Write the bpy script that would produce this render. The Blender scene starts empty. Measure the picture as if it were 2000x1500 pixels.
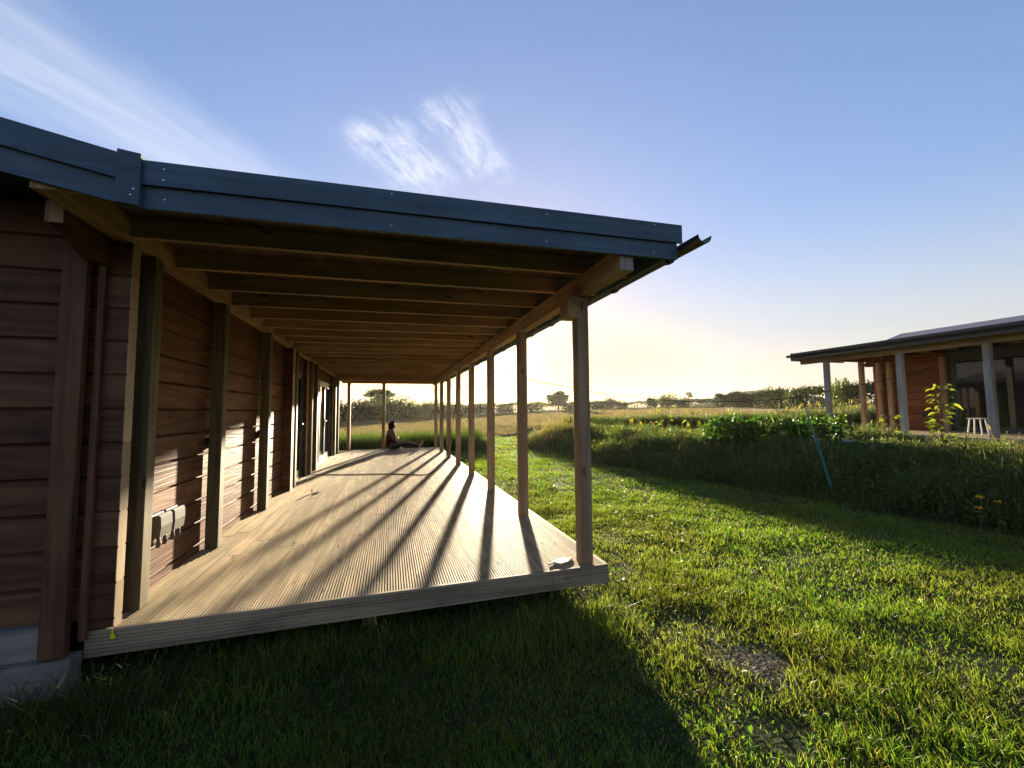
import bpy, bmesh, math, random
import numpy as np
from mathutils import Vector, Matrix, noise as mnoise
random.seed(7); RNG = np.random.default_rng(7)
scene = bpy.context.scene
COL = scene.collection
R = math.radians

# ------------------------------------------------------------------ node helpers
class NT:
    def __init__(s, tree):
        s.t = tree; s.n = tree.nodes; s.l = tree.links
    def __call__(s, kind, ins=None, **props):
        nd = s.n.new(kind)
        for k, v in props.items(): setattr(nd, k, v)
        for k, v in (ins or {}).items():
            sock = nd.inputs[k]
            if hasattr(v, 'links') or isinstance(v, bpy.types.NodeSocket): s.l.new(v, sock)
            else: sock.default_value = v
        return nd
    def math(s, op, a, b=None, c=None, clamp=False):
        ins = {0: a}
        if b is not None: ins[1] = b
        if c is not None: ins[2] = c
        return s('ShaderNodeMath', ins, operation=op, use_clamp=clamp).outputs[0]
    def vmath(s, op, a, b=None, out=0):
        ins = {0: a}
        if b is not None: ins[1] = b
        return s('ShaderNodeVectorMath', ins, operation=op).outputs[out]
    def ramp(s, fac, stops):
        nd = s('ShaderNodeValToRGB', {0: fac}); e = nd.color_ramp.elements
        while len(e) < len(stops): e.new(.5)
        for i, (p, c) in enumerate(stops):
            e[i].position = p; e[i].color = (*c, 1) if len(c) == 3 else c
        return nd.outputs[0]
    def mix(s, fac, a, b, mode='MIX'):
        nd = s('ShaderNodeMix', data_type='RGBA', blend_type=mode)
        for sock, v in ((nd.inputs[0], fac), (nd.inputs[6], a), (nd.inputs[7], b)):
            if isinstance(v, bpy.types.NodeSocket): s.l.new(v, sock)
            else: sock.default_value = v if not isinstance(v, tuple) or len(v) == 4 else (*v, 1)
        return nd.outputs[2]

def new_mat(name):
    m = bpy.data.materials.new(name); m.use_nodes = True
    nt = NT(m.node_tree); nt.n.clear()
    out = nt('ShaderNodeOutputMaterial')
    return m, nt, out

def wood(name, axis, light, dark, rough=.6, grain=1.0, bump=.25, knots=1.0, spec=.3, weather=None):
    """procedural timber whose grain runs along the given axis"""
    m, nt, out = new_mat(name)
    tc = nt('ShaderNodeTexCoord').outputs['Object']
    isl = nt('ShaderNodeNewGeometry').outputs['Random Per Island']
    oi = nt('ShaderNodeObjectInfo').outputs['Random']
    off = nt('ShaderNodeCombineXYZ', {0: nt.math('MULTIPLY', isl, 37.3), 1: nt.math('MULTIPLY', oi, 53.1), 2: nt.math('MULTIPLY', isl, 71.7)}).outputs[0]
    v = nt.vmath('ADD', tc, off)
    sc = [11.0, 11.0, 11.0]; sc['xyz'.index(axis)] = .8
    mp = nt('ShaderNodeMapping', {'Vector': v, 'Scale': sc}).outputs[0]
    n1 = nt('ShaderNodeTexNoise', {'Vector': mp, 'Scale': .7, 'Detail': 2.0, 'Distortion': .6}).outputs[0]
    rings = nt.math('PINGPONG', nt.math('MULTIPLY', n1, 9.0 * grain), 1.0)
    sc2 = [90.0, 90.0, 90.0]; sc2['xyz'.index(axis)] = 2.5
    mp2 = nt('ShaderNodeMapping', {'Vector': v, 'Scale': sc2}).outputs[0]
    fine = nt('ShaderNodeTexNoise', {'Vector': mp2, 'Scale': 1.0, 'Detail': 4.0}).outputs[0]
    sc3 = [7.0, 7.0, 7.0]; sc3['xyz'.index(axis)] = 2.2
    mp3 = nt('ShaderNodeMapping', {'Vector': v, 'Scale': sc3}).outputs[0]
    vo = nt('ShaderNodeTexVoronoi', {'Vector': mp3, 'Scale': 1.0}).outputs['Distance']
    knot = nt.math('SUBTRACT', 1.0, nt.math('SMOOTHSTEP', vo, .05, .13) if False else nt('ShaderNodeMapRange', {0: vo, 1: .05, 2: .13}).outputs[0])
    knot = nt.math('MULTIPLY', knot, .75 * knots)
    sc4 = [55.0, 55.0, 55.0]; sc4['xyz'.index(axis)] = .9
    ck = nt('ShaderNodeTexNoise', {'Vector': nt('ShaderNodeMapping', {'Vector': v, 'Scale': sc4, 'Location': (3.1, 7.7, 1.3)}).outputs[0], 'Scale': 1.0, 'Detail': 2.0}).outputs[0]
    check = nt('ShaderNodeMapRange', {0: ck, 1: .70, 2: .76, 3: 0, 4: .65}).outputs[0]
    fac = nt.math('ADD', nt.math('MULTIPLY', rings, .55), nt.math('MULTIPLY', fine, .45))
    col = nt.ramp(fac, [(.2, light), (.8, dark)])
    col = nt.mix(knot, col, tuple(c * .3 for c in dark))
    col = nt.mix(check, col, tuple(c * .35 for c in dark))
    bl = nt('ShaderNodeTexNoise', {'Vector': v, 'Scale': 2.3, 'Detail': 4.0, 'Roughness': .7}).outputs[0]
    col = nt.mix(1.0, col, nt.ramp(bl, [(.3, (.8, .8, .82)), (.7, (1.12, 1.1, 1.06))]), 'MULTIPLY')
    var = nt.math('ADD', .78, nt.math('MULTIPLY', nt.math('FRACT', nt.math('ADD', nt.math('MULTIPLY', isl, 7.7), oi)), .44))
    col = nt.mix(1.0, col, nt('ShaderNodeCombineColor', {0: var, 1: var, 2: var}).outputs[0], 'MULTIPLY')
    if weather:
        wn = nt('ShaderNodeTexNoise', {'Vector': tc, 'Scale': 1.3, 'Detail': 5.0, 'Roughness': .65}).outputs[0]
        col = nt.mix(nt('ShaderNodeMapRange', {0: wn, 1: .4, 2: .7, 3: 0, 4: .6}).outputs[0], col, weather)
    h = nt.math('SUBTRACT', nt.math('ADD', nt.math('MULTIPLY', rings, .5), nt.math('MULTIPLY', fine, .5)), nt.math('ADD', knot, check))
    bm = nt('ShaderNodeBump', {'Strength': bump, 'Distance': .004, 'Height': h}).outputs[0]
    ro = nt.math('ADD', rough - .08, nt.math('MULTIPLY', fine, .16))
    p = nt('ShaderNodeBsdfPrincipled', {'Base Color': col, 'Roughness': ro, 'Normal': bm, 'Specular IOR Level': spec})
    nt.l.new(p.outputs[0], out.inputs[0])
    return m

def plain(name, c, rough=.5, metal=0, spec=.4, noise=.15, nscale=30, bump=0):
    m, nt, out = new_mat(name)
    tc = nt('ShaderNodeTexCoord').outputs['Object']
    n = nt('ShaderNodeTexNoise', {'Vector': tc, 'Scale': nscale, 'Detail': 4.0}).outputs[0]
    col = nt.ramp(n, [(.3, tuple(x * (1 - noise) for x in c)), (.7, tuple(min(1, x * (1 + noise)) for x in c))])
    ins = {'Base Color': col, 'Roughness': rough, 'Metallic': metal, 'Specular IOR Level': spec}
    if bump: ins['Normal'] = nt('ShaderNodeBump', {'Strength': bump, 'Distance': .01, 'Height': n}).outputs[0]
    p = nt('ShaderNodeBsdfPrincipled', ins)
    nt.l.new(p.outputs[0], out.inputs[0])
    return m

def leafy(name, trans=.45, tint=(1.25, 1.25, .55), rough=.5, gain=1.0):
    """thin foliage: colour per blade or leaf from the mesh, light passes through"""
    m, nt, out = new_mat(name)
    a = nt('ShaderNodeAttribute', attribute_name='Col').outputs['Color']
    if gain != 1.0: a = nt.mix(1.0, a, (gain, gain, gain), 'MULTIPLY')
    t = nt.mix(1.0, a, tint, 'MULTIPLY')
    d = nt('ShaderNodeBsdfPrincipled', {'Base Color': a, 'Roughness': rough, 'Specular IOR Level': .12})
    tr = nt('ShaderNodeBsdfTranslucent', {'Color': t})
    mx = nt('ShaderNodeMixShader', {0: trans, 1: d.outputs[0], 2: tr.outputs[0]})
    nt.l.new(mx.outputs[0], out.inputs[0])
    return m

def glass(name, c=(.012, .016, .018)):
    m, nt, out = new_mat(name)
    tc = nt('ShaderNodeTexCoord').outputs['Object']
    n = nt('ShaderNodeTexNoise', {'Vector': tc, 'Scale': .8, 'Detail': 1.0}).outputs[0]
    b = nt('ShaderNodeBump', {'Strength': .04, 'Distance': .02, 'Height': n}).outputs[0]
    p = nt('ShaderNodeBsdfPrincipled', {'Base Color': (*c, 1), 'Roughness': .02, 'Specular IOR Level': .5, 'IOR': 1.5, 'Normal': b})
    nt.l.new(p.outputs[0], out.inputs[0])
    return m

# ------------------------------------------------------------------ object helpers
def link(name, me, mat=None, parent=None):
    o = bpy.data.objects.new(name, me); COL.objects.link(o)
    if mat is not None and me is not None: me.materials.append(mat)
    if parent is not None: o.parent = parent
    return o
def tag(o, label, cat, group=None):
    o['label'] = label; o['category'] = cat
    if group: o['group'] = group
    return o
def thing(name, label, cat, group=None, loc=(0, 0, 0)):
    o = bpy.data.objects.new(name, None); COL.objects.link(o); o.location = loc
    o.empty_display_size = .2
    return tag(o, label, cat, group)
def kind(o, k): o['kind'] = k; return o
def dup(o, parent=None, loc=None):
    c = o.copy(); COL.objects.link(c)
    if parent is not None: c.parent = parent
    if loc is not None: c.location = loc
    for ch in list(o.children): dup(ch, c)
    return c

class MB:
    """collects simple solids into one mesh"""
    def __init__(s): s.bm = bmesh.new()
    def box(s, x0, x1, y0, y1, z0, z1, bev=0):
        b = s.bm
        vs = [b.verts.new(p) for p in ((x0,y0,z0),(x1,y0,z0),(x1,y1,z0),(x0,y1,z0),(x0,y0,z1),(x1,y0,z1),(x1,y1,z1),(x0,y1,z1))]
        fs = [b.faces.new([vs[i] for i in q]) for q in ((3,2,1,0),(4,5,6,7),(0,1,5,4),(1,2,6,5),(2,3,7,6),(3,0,4,7))]
        if bev:
            es = list({e for f in fs for e in f.edges})
            bmesh.ops.bevel(b, geom=es, offset=bev, segments=2, affect='EDGES', profile=.6)
        return s
    def hexa(s, pts):
        b = s.bm; vs = [b.verts.new(p) for p in pts]
        for q in ((3,2,1,0),(4,5,6,7),(0,1,5,4),(1,2,6,5),(2,3,7,6),(3,0,4,7)): b.faces.new([vs[i] for i in q])
        return s
    def loft(s, rings, closed=True, caps=True):
        b = s.bm; L = [[b.verts.new(p) for p in r] for r in rings]; n = len(L[0])
        for a, c in zip(L, L[1:]):
            for i in range(n if closed else n - 1):
                j = (i + 1) % n; b.faces.new((a[i], a[j], c[j], c[i]))
        if caps and closed:
            b.faces.new(list(reversed(L[0]))); b.faces.new(L[-1])
        return s
    def tube(s, pts, rad, n=8, caps=True):
        pts = [Vector(p) for p in pts]; rings = []
        rad = rad if isinstance(rad, (list, tuple)) else [rad] * len(pts)
        up = Vector((0, 0, 1))
        for i, p in enumerate(pts):
            d = (pts[min(i + 1, len(pts) - 1)] - pts[max(i - 1, 0)]).normalized()
            a = d.cross(up if abs(d.z) < .95 else Vector((1, 0, 0))).normalized(); c = d.cross(a)
            rings.append([p + (a * math.cos(t) + c * math.sin(t)) * rad[i] for t in (2 * math.pi * k / n for k in range(n))])
        return s.loft(rings, True, caps)
    def sphere(s, c, r, sc=(1, 1, 1), seg=12):
        ret = bmesh.ops.create_uvsphere(s.bm, u_segments=seg, v_segments=max(6, seg * 2 // 3), radius=r)
        for v in ret['verts']: v.co = Vector((v.co.x * sc[0], v.co.y * sc[1], v.co.z * sc[2])) + Vector(c)
        return s
    def build(s, name, mat, parent=None, smooth=False):
        bmesh.ops.recalc_face_normals(s.bm, faces=s.bm.faces[:])
        me = bpy.data.meshes.new(name); s.bm.to_mesh(me); s.bm.free()
        if smooth:
            for p in me.polygons: p.use_smooth = True
        return link(name, me, mat, parent)
def box(name, x0, x1, y0, y1, z0, z1, mat, parent=None, bev=0):
    return MB().box(x0, x1, y0, y1, z0, z1, bev).build(name, mat, parent)

def np_mesh(name, V, F4=None, F3=None, col=None):
    """mesh from numpy arrays of quads and triangles, colour per vertex"""
    me = bpy.data.meshes.new(name)
    F4 = np.zeros((0, 4), np.int32) if F4 is None else F4; F3 = np.zeros((0, 3), np.int32) if F3 is None else F3
    idx = np.concatenate([F4.ravel(), F3.ravel()]).astype(np.int32)
    st = np.concatenate([np.arange(len(F4)) * 4, len(F4) * 4 + np.arange(len(F3)) * 3]).astype(np.int32)
    me.vertices.add(len(V)); me.vertices.foreach_set('co', np.ascontiguousarray(V, np.float32).ravel())
    me.loops.add(len(idx)); me.loops.foreach_set('vertex_index', idx)
    me.polygons.add(len(st)); me.polygons.foreach_set('loop_start', st)
    me.update(calc_edges=True); me.validate()
    if col is not None:
        a = me.attributes.new('Col', 'FLOAT_COLOR', 'POINT')
        a.data.foreach_set('color', np.ascontiguousarray(np.c_[col, np.ones(len(col))], np.float32).ravel())
    return me

def blades(P, h, w, lean, col, curve=.5, tipcol=None):
    """grass blades: P (n,3) roots, heights, widths, lean (n,2) horizontal tip offset, colour (n,3)"""
    n = len(P); a = RNG.uniform(0, 2 * np.pi, n)
    s = np.c_[np.cos(a), np.sin(a), np.zeros(n)] * (w / 2)[:, None]
    L3 = np.c_[lean, np.zeros(n)]
    m1 = P + np.c_[np.zeros((n, 2)), h * .5] + L3 * .3
    tip = P + np.c_[np.zeros((n, 2)), h * (1 - .25 * np.minimum(1, np.hypot(*lean.T) / np.maximum(h, 1e-4)))] + L3
    V = np.stack([P - s, P + s, m1 + s * .8, m1 - s * .8, tip], 1).reshape(-1, 3)
    b = np.arange(n) * 5
    F4 = np.stack([b, b + 1, b + 2, b + 3], 1); F3 = np.stack([b + 3, b + 2, b + 4], 1)
    C = np.repeat(col, 5, 0)
    if tipcol is not None:
        C = C.reshape(n, 5, 3); C[:, 4] = tipcol; C = C.reshape(-1, 3)
    return V, F4, F3, C
def merge(parts):
    Vs, F4s, F3s, Cs = [], [], [], []; o = 0
    for V, F4, F3, C in parts:
        Vs.append(V); F4s.append(F4 + o); F3s.append(F3 + o); Cs.append(C); o += len(V)
    return np.concatenate(Vs), np.concatenate(F4s), np.concatenate(F3s), np.concatenate(Cs)
def leaves(P, size, col, up=.3, aspect=.5, fold=.25):
    """leaf shaped faces (two folded halves) at P with random directions"""
    n = len(P)
    d = RNG.normal(size=(n, 3)); d[:, 2] = d[:, 2] * .6 + up * .5; d /= np.linalg.norm(d, axis=1)[:, None]
    r = RNG.normal(size=(n, 3)); s = np.cross(d, r); s /= np.linalg.norm(s, axis=1)[:, None]
    u = np.cross(s, d)
    sz = size[:, None]
    base = P - d * sz * .5; tip = P + d * sz * .5
    l = P - s * sz * aspect * .5 + u * sz * fold * .5; r_ = P + s * sz * aspect * .5 + u * sz * fold * .5
    V = np.stack([base, l, tip, r_], 1).reshape(-1, 3); b = np.arange(n) * 4
    F3 = np.concatenate([np.stack([b, b + 2, b + 1], 1), np.stack([b, b + 3, b + 2], 1)])
    return V, np.zeros((0, 4), np.int32), F3, np.repeat(col, 4, 0)
def varcol(n, cols, jit=.15):
    cols = np.array(cols); k = RNG.integers(0, len(cols), n)
    return cols[k] * (1 + RNG.uniform(-jit, jit, (n, 1))) * (1 + RNG.uniform(-.06, .06, (n, 3)))
def sstep(a, b, x):
    t = np.clip((x - a) / (b - a), 0, 1); return t * t * (3 - 2 * t)
_G = RNG.uniform(size=(64, 64))
def vnoise(x, y):
    xi = np.floor(x).astype(int); yi = np.floor(y).astype(int); fx = x - xi; fy = y - yi
    fx = fx * fx * (3 - 2 * fx); fy = fy * fy * (3 - 2 * fy)
    g = lambda i, j: _G[i % 64, j % 64]
    return (g(xi, yi) * (1 - fx) + g(xi + 1, yi) * fx) * (1 - fy) + (g(xi, yi + 1) * (1 - fx) + g(xi + 1, yi + 1) * fx) * fy

# ------------------------------------------------------------------ terrain
def foot(y):
    return np.interp(y, [-20, 3, 5.2, 7, 8.2, 11, 14, 18, 30], [7.4, 7.15, 6.9, 6.5, 6.2, 5.75, 5.95, 6.6, 8.0])
def terrain(x, y):
    x = np.asarray(x, float); y = np.asarray(y, float)
    wide = sstep(15, 45, y)
    bank = .64 * ((1 - wide) * sstep(-.1, 1.9, x - foot(y)) + wide * sstep(6, 42, x))
    field = .019 * np.maximum(0, x - 13) * sstep(12, 30, np.hypot(x, y)) + .2 * sstep(25, 70, y)
    bump = .025 * (vnoise(x * 1.1 + 7, y * 1.1) - .5) + .012 * (vnoise(x * 3.1, y * 3.1 + 5) - .5)
    return -.3 + bank + np.minimum(field, 2.2) + bump

# ------------------------------------------------------------------ materials
PINE_L, PINE_D = (.46, .335, .19), (.27, .175, .088)
M = {}
for ax in 'xyz':
    M['pine_' + ax] = wood('pine_' + ax, ax, PINE_L, PINE_D, .6, 1.0, .2, 1.0)
    M['red_' + ax] = wood('stained_red_timber_' + ax, ax, (.145, .070, .038), (.075, .034, .019), .55, .8, .4, .7, .2)
    M['redwall_' + ax] = wood('stained_log_wall_' + ax, ax, (.20, .096, .050), (.105, .046, .024), .58, 1.35, .8, .8, .12)
    M['redder_' + ax] = wood('fresh_red_timber_' + ax, ax, (.215, .078, .036), (.14, .048, .024), .6, .6, .3, .6, .2)
    M['blue_' + ax] = wood('painted_blue_board_' + ax, ax, (.072, .118, .180), (.050, .086, .136), .55, .9, .5, .9, .35)
    M['grey_' + ax] = wood('greyed_board_' + ax, ax, (.34, .33, .29), (.2, .19, .16), .7, .8, .3, .6, .2)
    M['pale_' + ax] = wood('raw_end_timber_' + ax, ax, (.52, .40, .25), (.42, .30, .17), .65, .5, .2, .3)
M['deck_y'] = wood('decking_timber', 'y', (.72, .585, .375), (.45, .345, .205), .68, 1.0, .15, 1.7, .2, (.42, .36, .21))
M['deck_x'] = wood('edge_board_timber', 'x', (.34, .27, .185), (.2, .155, .105), .7, .8, .2, 1.2, .15)
M['rafter'] = wood('rafter_timber', 'x', (.44, .31, .19), (.27, .18, .105), .65, .8, .25, 1.2)
M['sheath'] = wood('roof_sheathing', 'y', (.19, .13, .08), (.11, .075, .045), .8, .6, .2, .6, .1)
M['post'] = wood('post_timber', 'z', (.40, .29, .18), (.26, .175, .10), .6, .8, .25, 1.2)
M['post_grey'] = wood('weathered_post_timber', 'z', (.40, .38, .36), (.27, .25, .23), .65, .8, .3, 1.2)
M['green_post'] = wood('treated_post_timber', 'z', (.20, .165, .08), (.105, .085, .038), .65, .8, .25, 1.2)
M['gutter'] = plain('dark_plastic', (.028, .026, .03), .35, 0, .5)
M['felt'] = plain('roof_felt', (.10, .10, .13), .85, 0, .3, .25, 60, .4)
M['roof_shingle'] = plain('roof_shingle', (.22, .21, .25), .8, 0, .3, .25, 40, .4)
M['frame'] = plain('dark_grey_frame', (.035, .05, .055), .4, 0, .4)
M['glass'] = glass('window_glass')
M['black'] = plain('black_plastic', (.012, .012, .012), .4)
M['dark_inside'] = plain('dark_interior', (.03, .025, .018), .95, 0, .1, .4, 12, .5)  # near-black wall colour, the darkness of the closed rooms painted in
M['screw'] = plain('zinc_screw', (.6, .6, .6), .35, .8)
M['socket'] = plain('grey_socket_plastic', (.12, .115, .10), .4, 0, .35, .08)
M['grass'] = leafy('grass_blade', .58, (1.45, 1.45, .5), .4)
M['rough'] = leafy('rough_grass_blade', .45, (1.25, 1.2, .5), .5)
M['wheat'] = leafy('wheat_ear', .4, (1.1, 1.05, .8), .7)
M['young_leaf'] = leafy('young_leaf', .6, (1.25, 1.2, .4), .45)
M['leaf'] = leafy('leaf', .42, (1.3, 1.3, .45), .4)
M['bark'] = plain('bark', (.09, .065, .045), .9, 0, .2, .4, 25, .6)
M['cane'] = plain('bamboo', (.45, .40, .30), .6)
M['cane_dark'] = plain('old_bamboo', (.26, .23, .17), .7)
M['teal'] = plain('teal_plastic', (.012, .16, .15), .45, 0, .4, .3, 18)
M['white'] = plain('white_plastic', (.75, .75, .75), .4, 0, .5, .05)
M['tray'] = plain('pale_tray_plastic', (.36, .42, .40), .5, 0, .3, .1)
M['yellow'] = plain('yellow_plastic', (.75, .65, .02), .4, 0, .4, .05)
M['cable'] = plain('dark_cable', (.007, .006, .006), .85, 0, .1)

# ground sheet
def ground_sheet():
    gx = np.unique(np.r_[-600, -400, -200, np.arange(-120, -12, 6), np.arange(-12, 20, .35), np.arange(20, 140, 5), 200, 400, 600])
    gy = np.unique(np.r_[-500, -300, -100, -50, np.arange(-20, 26, .35), np.arange(26, 140, 4), 200, 400, 600])
    X, Y = np.meshgrid(gx, gy, indexing='ij'); Z = terrain(X, Y)
    under = (X > -9) & (X < .9) & (Y > 4.2) & (Y < 14.0); Z = np.where(under, -.42, Z)
    V = np.stack([X, Y, Z], -1).reshape(-1, 3); ny = len(gy)
    i, j = np.meshgrid(np.arange(len(gx) - 1), np.arange(ny - 1), indexing='ij'); b = (i * ny + j).ravel()
    F = np.stack([b, b + ny, b + ny + 1, b + 1], 1)
    me = np_mesh('ground', V, F)
    for p in me.polygons: p.use_smooth = True
    m, nt, out = new_mat('turf_soil')
    tc = nt('ShaderNodeTexCoord').outputs['Object']
    n = nt('ShaderNodeTexNoise', {'Vector': tc, 'Scale': 6.0, 'Detail': 6.0, 'Roughness': .7}).outputs[0]
    col = nt.ramp(n, [(.3, (.018, .026, .008)), (.55, (.035, .05, .013)), (.8, (.075, .075, .028))])
    # worn, ash grey patch in the lawn
    d = nt.vmath('DISTANCE', nt('ShaderNodeMapping', {'Vector': tc, 'Scale': (1, .8, 0)}).outputs[0], (2.1, 1.66, 0), out=1)
    d = nt.math('ADD', d, nt.math('MULTIPLY', nt.math('SUBTRACT', n, .5), .55))
    patch = nt('ShaderNodeMapRange', {0: d, 1: .17, 2: .05}).outputs[0]
    n2 = nt('ShaderNodeTexNoise', {'Vector': tc, 'Scale': 38.0, 'Detail': 5.0}).outputs[0]
    col = nt.mix(patch, col, nt.ramp(n2, [(.35, (.05, .04, .03)), (.6, (.20, .185, .17))]))
    bp = nt('ShaderNodeBump', {'Strength': .6, 'Distance': .03, 'Height': n2}).outputs[0]
    p = nt('ShaderNodeBsdfPrincipled', {'Base Color': col, 'Roughness': .95, 'Specular IOR Level': .1, 'Normal': bp})
    nt.l.new(p.outputs[0], out.inputs[0])
    return kind(link('ground', me, m), 'structure')
ground_sheet()

# wheat field sheet: everything beyond the tall grass
def in_field(x, y):
    return y > 24.4 - 3.7 * sstep(7.5, 11, x) - 3.0 * sstep(4, 1.5, x)
def field_sheet():
    gx = np.r_[np.arange(-90, -15, 3.0), np.arange(-15, 30, .7), np.arange(30, 100, 3.0)]; gy = np.r_[np.arange(20.6, 34, .7), np.arange(34, 60, 1.5), np.arange(60, 110, 5)]
    X, Y = np.meshgrid(gx, gy, indexing='ij')
    Y = np.maximum(Y, 24.4 - 3.7 * sstep(7.5, 11, X) - 3.0 * sstep(4, 1.5, X) + .3 * np.sin(X * 1.7))
    V = np.stack([X, Y, terrain(X, Y) + .03], -1).reshape(-1, 3); ny = len(gy)
    i, j = np.meshgrid(np.arange(len(gx) - 1), np.arange(ny - 1), indexing='ij'); b = (i * ny + j).ravel()
    me = np_mesh('wheat_field', V, np.stack([b, b + ny, b + ny + 1, b + 1], 1))
    for p in me.polygons: p.use_smooth = True
    m, nt, out = new_mat('wheat_field_ground')
    tc = nt('ShaderNodeTexCoord').outputs['Object']
    n = nt('ShaderNodeTexNoise', {'Vector': tc, 'Scale': 3.0, 'Detail': 6.0, 'Roughness': .7}).outputs[0]
    col = nt.ramp(n, [(.3, (.15, .12, .06)), (.7, (.25, .205, .105))])
    p = nt('ShaderNodeBsdfPrincipled', {'Base Color': col, 'Roughness': .9, 'Specular IOR Level': .1})
    nt.l.new(p.outputs[0], out.inputs[0])
    kind(link('wheat_field', me, m), 'structure')
field_sheet()

# ------------------------------------------------------------------ building helpers
COURSE = .2035; C0 = .0625      # log course height and the height of the lowest groove
def log_profile(z0, z1, t=.012):
    """outline heights and depths of a log wall's outer face: V grooves every course"""
    pts = []; k = math.floor((z0 - C0) / COURSE) - 1
    zs = [C0 + COURSE * i for i in range(k, k + 40)]
    pts.append((z0, 0))
    for z in zs:
        if z0 + .02 < z < z1 - .02: pts += [(z - .011, 0), (z - .004, -t), (z + .004, -t), (z + .011, 0)]
    pts.append((z1, 0)); return pts
def log_wall(name, mat, parent, axis, a0, a1, face, back, z0, z1, top=None, zoff=0):
    """logs along `axis` from a0 to a1; `face` is the outer plane, `back` the inner; top(a) trims the wall to a roof line"""
    mb = MB(); sgn = 1 if face > back else -1
    zs = [z0] + [z for z in (C0 + zoff + COURSE * i for i in range(-4, 40)) if z0 + .03 < z < z1 - .03] + [z1]
    def P(a, c, z): return (a, c, z) if axis == 'x' else (c, a, z)
    for lo, hi in zip(zs, zs[1:]):          # every log its own island
        e0, e1 = a0, a1
        if top:                              # gable: shorten the log to where the roof line passes its top
            ok = [a for a in np.linspace(a0, a1, 120) if top(a) >= hi - .001]
            if not ok: continue
            e0, e1 = min(ok), max(ok)
        prof = [(face - sgn * .02, lo), (face - sgn * .018, lo + .003), (face, lo + .013), (face, hi - .010), (face - sgn * .018, hi - .003), (face - sgn * .02, hi), (back, hi), (back, lo)]
        mb.loft([[P(e0, c, z) for c, z in prof], [P(e1, c, z) for c, z in prof]])
    return mb.build(name, mat, parent)
def log_ends(name, parent, x0, x1, y0, y1, z0, z1, mat_end, zoff=0):
    """short log ends of a cross wall standing out of the long wall; returns (logs, cut ends)"""
    zs = [z0] + [z for z in (C0 + zoff + COURSE * i for i in range(-4, 40)) if z0 + .03 < z < z1 - .03] + [z1]
    a = MB(); b = MB(); s = 1 if x1 > x0 else -1
    for lo, hi in zip(zs, zs[1:]):
        g = .009
        prof = [(y0 + g, lo), (y0, lo + g), (y0, hi - g), (y0 + g, hi), (y1 - g, hi), (y1, hi - g), (y1, lo + g), (y1 - g, lo)]
        a.loft([[(x0, y, z) for y, z in prof], [(x1, y, z) for y, z in prof]])
        b.loft([[(x1 + s * .0005, y, z) for y, z in prof], [(x1 + s * .004, y, z) for y, z in prof]])
    o = a.build(name, M['red_x'], parent); b.build('cut_end', mat_end, o)
    return o

# ================================================================== THE CABIN
cab = thing('timber_cabin', 'dark red log cabin with long open pine veranda and blue bargeboards, filling the left', 'cabin', loc=(0, 0, 0))
WX = -1.65                    # veranda wall plane
ZP0, ZP1 = 2.309, 2.446
# walls
def gable_top(x): return 2.40 + .2 * min(-1.2 - x, x + 8.8) if x < -1.2 else 2.40
log_wall('gable_wall', M['red_x'], cab, 'x', -8.35, -1.655, 3.03, 3.17, C0, 3.3, gable_top)
log_ends('log_corner', cab, -1.655, -1.53, 3.03, 3.108, C0 - .05, 2.30, M['pale_z'])
D1, D2 = (7.95, 8.97), (9.98, 12.83)      # patio door openings
ZD = 2.06
for y0, y1, z0, z1 in ((3.172, D1[0], -.03, 2.42), (D1[1], D2[0], -.03, 2.42), (D2[1], 13.85, -.03, 2.42), (D1[0], D1[1], ZD, 2.42), (D2[0], D2[1], ZD, 2.42)):
    log_wall('veranda_wall', M['redwall_y'], cab, 'y', y0, y1, WX, WX - .14, z0, z1)
log_wall('rear_wall', M['red_y'], cab, 'y', 3.172, 13.85, -8.35, -8.21, C0, 2.4)
log_wall('far_gable_wall', M['red_x'], cab, 'x', -8.35, -1.655, 13.99, 13.852, C0, 3.3, gable_top)
log_ends('log_corner', cab, -1.655, -1.53, 13.852, 13.99, -.03, 2.30, M['pale_z'])
log_ends('log_corner', cab, -1.648, -1.515, 7.38, 7.53, -.0, 2.30, M['pale_z'])
log_ends('log_corner', cab, -1.648, -1.585, 9.0, 9.13, -.0, 2.30, M['pale_z'])
log_ends('log_corner', cab, -1.648, -1.585, 12.86, 12.98, -.0, 2.30, M['pale_z'])
box('interior_wall', -3.2, -3.15, 3.2, 13.8, -.05, 2.4, M['dark_inside'], cab)
# corner trim on the gable, batten, plinth, sleeper
box('corner_board', -1.815, -1.70, 2.945, 2.99, -.085, 2.215, M['red_z'], cab, .004)
box('corner_board', -1.815, -1.735, 2.9905, 3.028, -.085, 2.215, M['red_z'], cab, .003)
box('batten', -1.672, -1.64, 2.995, 3.028, -.03, 2.25, M['red_z'], cab, .003)
box('plinth_board', -8.35, -1.83, 2.975, 3.025, -.09, .085, M['grey_x'], cab, .004)
box('sleeper', -8.35, -1.668, 2.94, 3.04, -.36, -.094, M['grey_x'], cab, .006)
# stepped log corbel carrying the eaves log
mb = MB()
prof = [(3.028, 2.14), (3.028, 2.36), (2.65, 2.36), (2.65, 2.245), (2.71, 2.24), (2.80, 2.21), (2.88, 2.17), (2.94, 2.145)]
mb.loft([[(-1.714, y, z) for y, z in prof], [(-1.636, y, z) for y, z in prof]])
o = mb.build('eaves_log', M['red_y'], cab)
box('cut_end', -1.712, -1.638, 2.644, 2.6495, 2.247, 2.358, M['pale_z'], o)
# plate along the posts against the wall
box('wall_plate', -1.62, -1.515, 2.401, 15.05, ZP0, ZP1, M['pine_y'], cab, .004)
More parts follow.
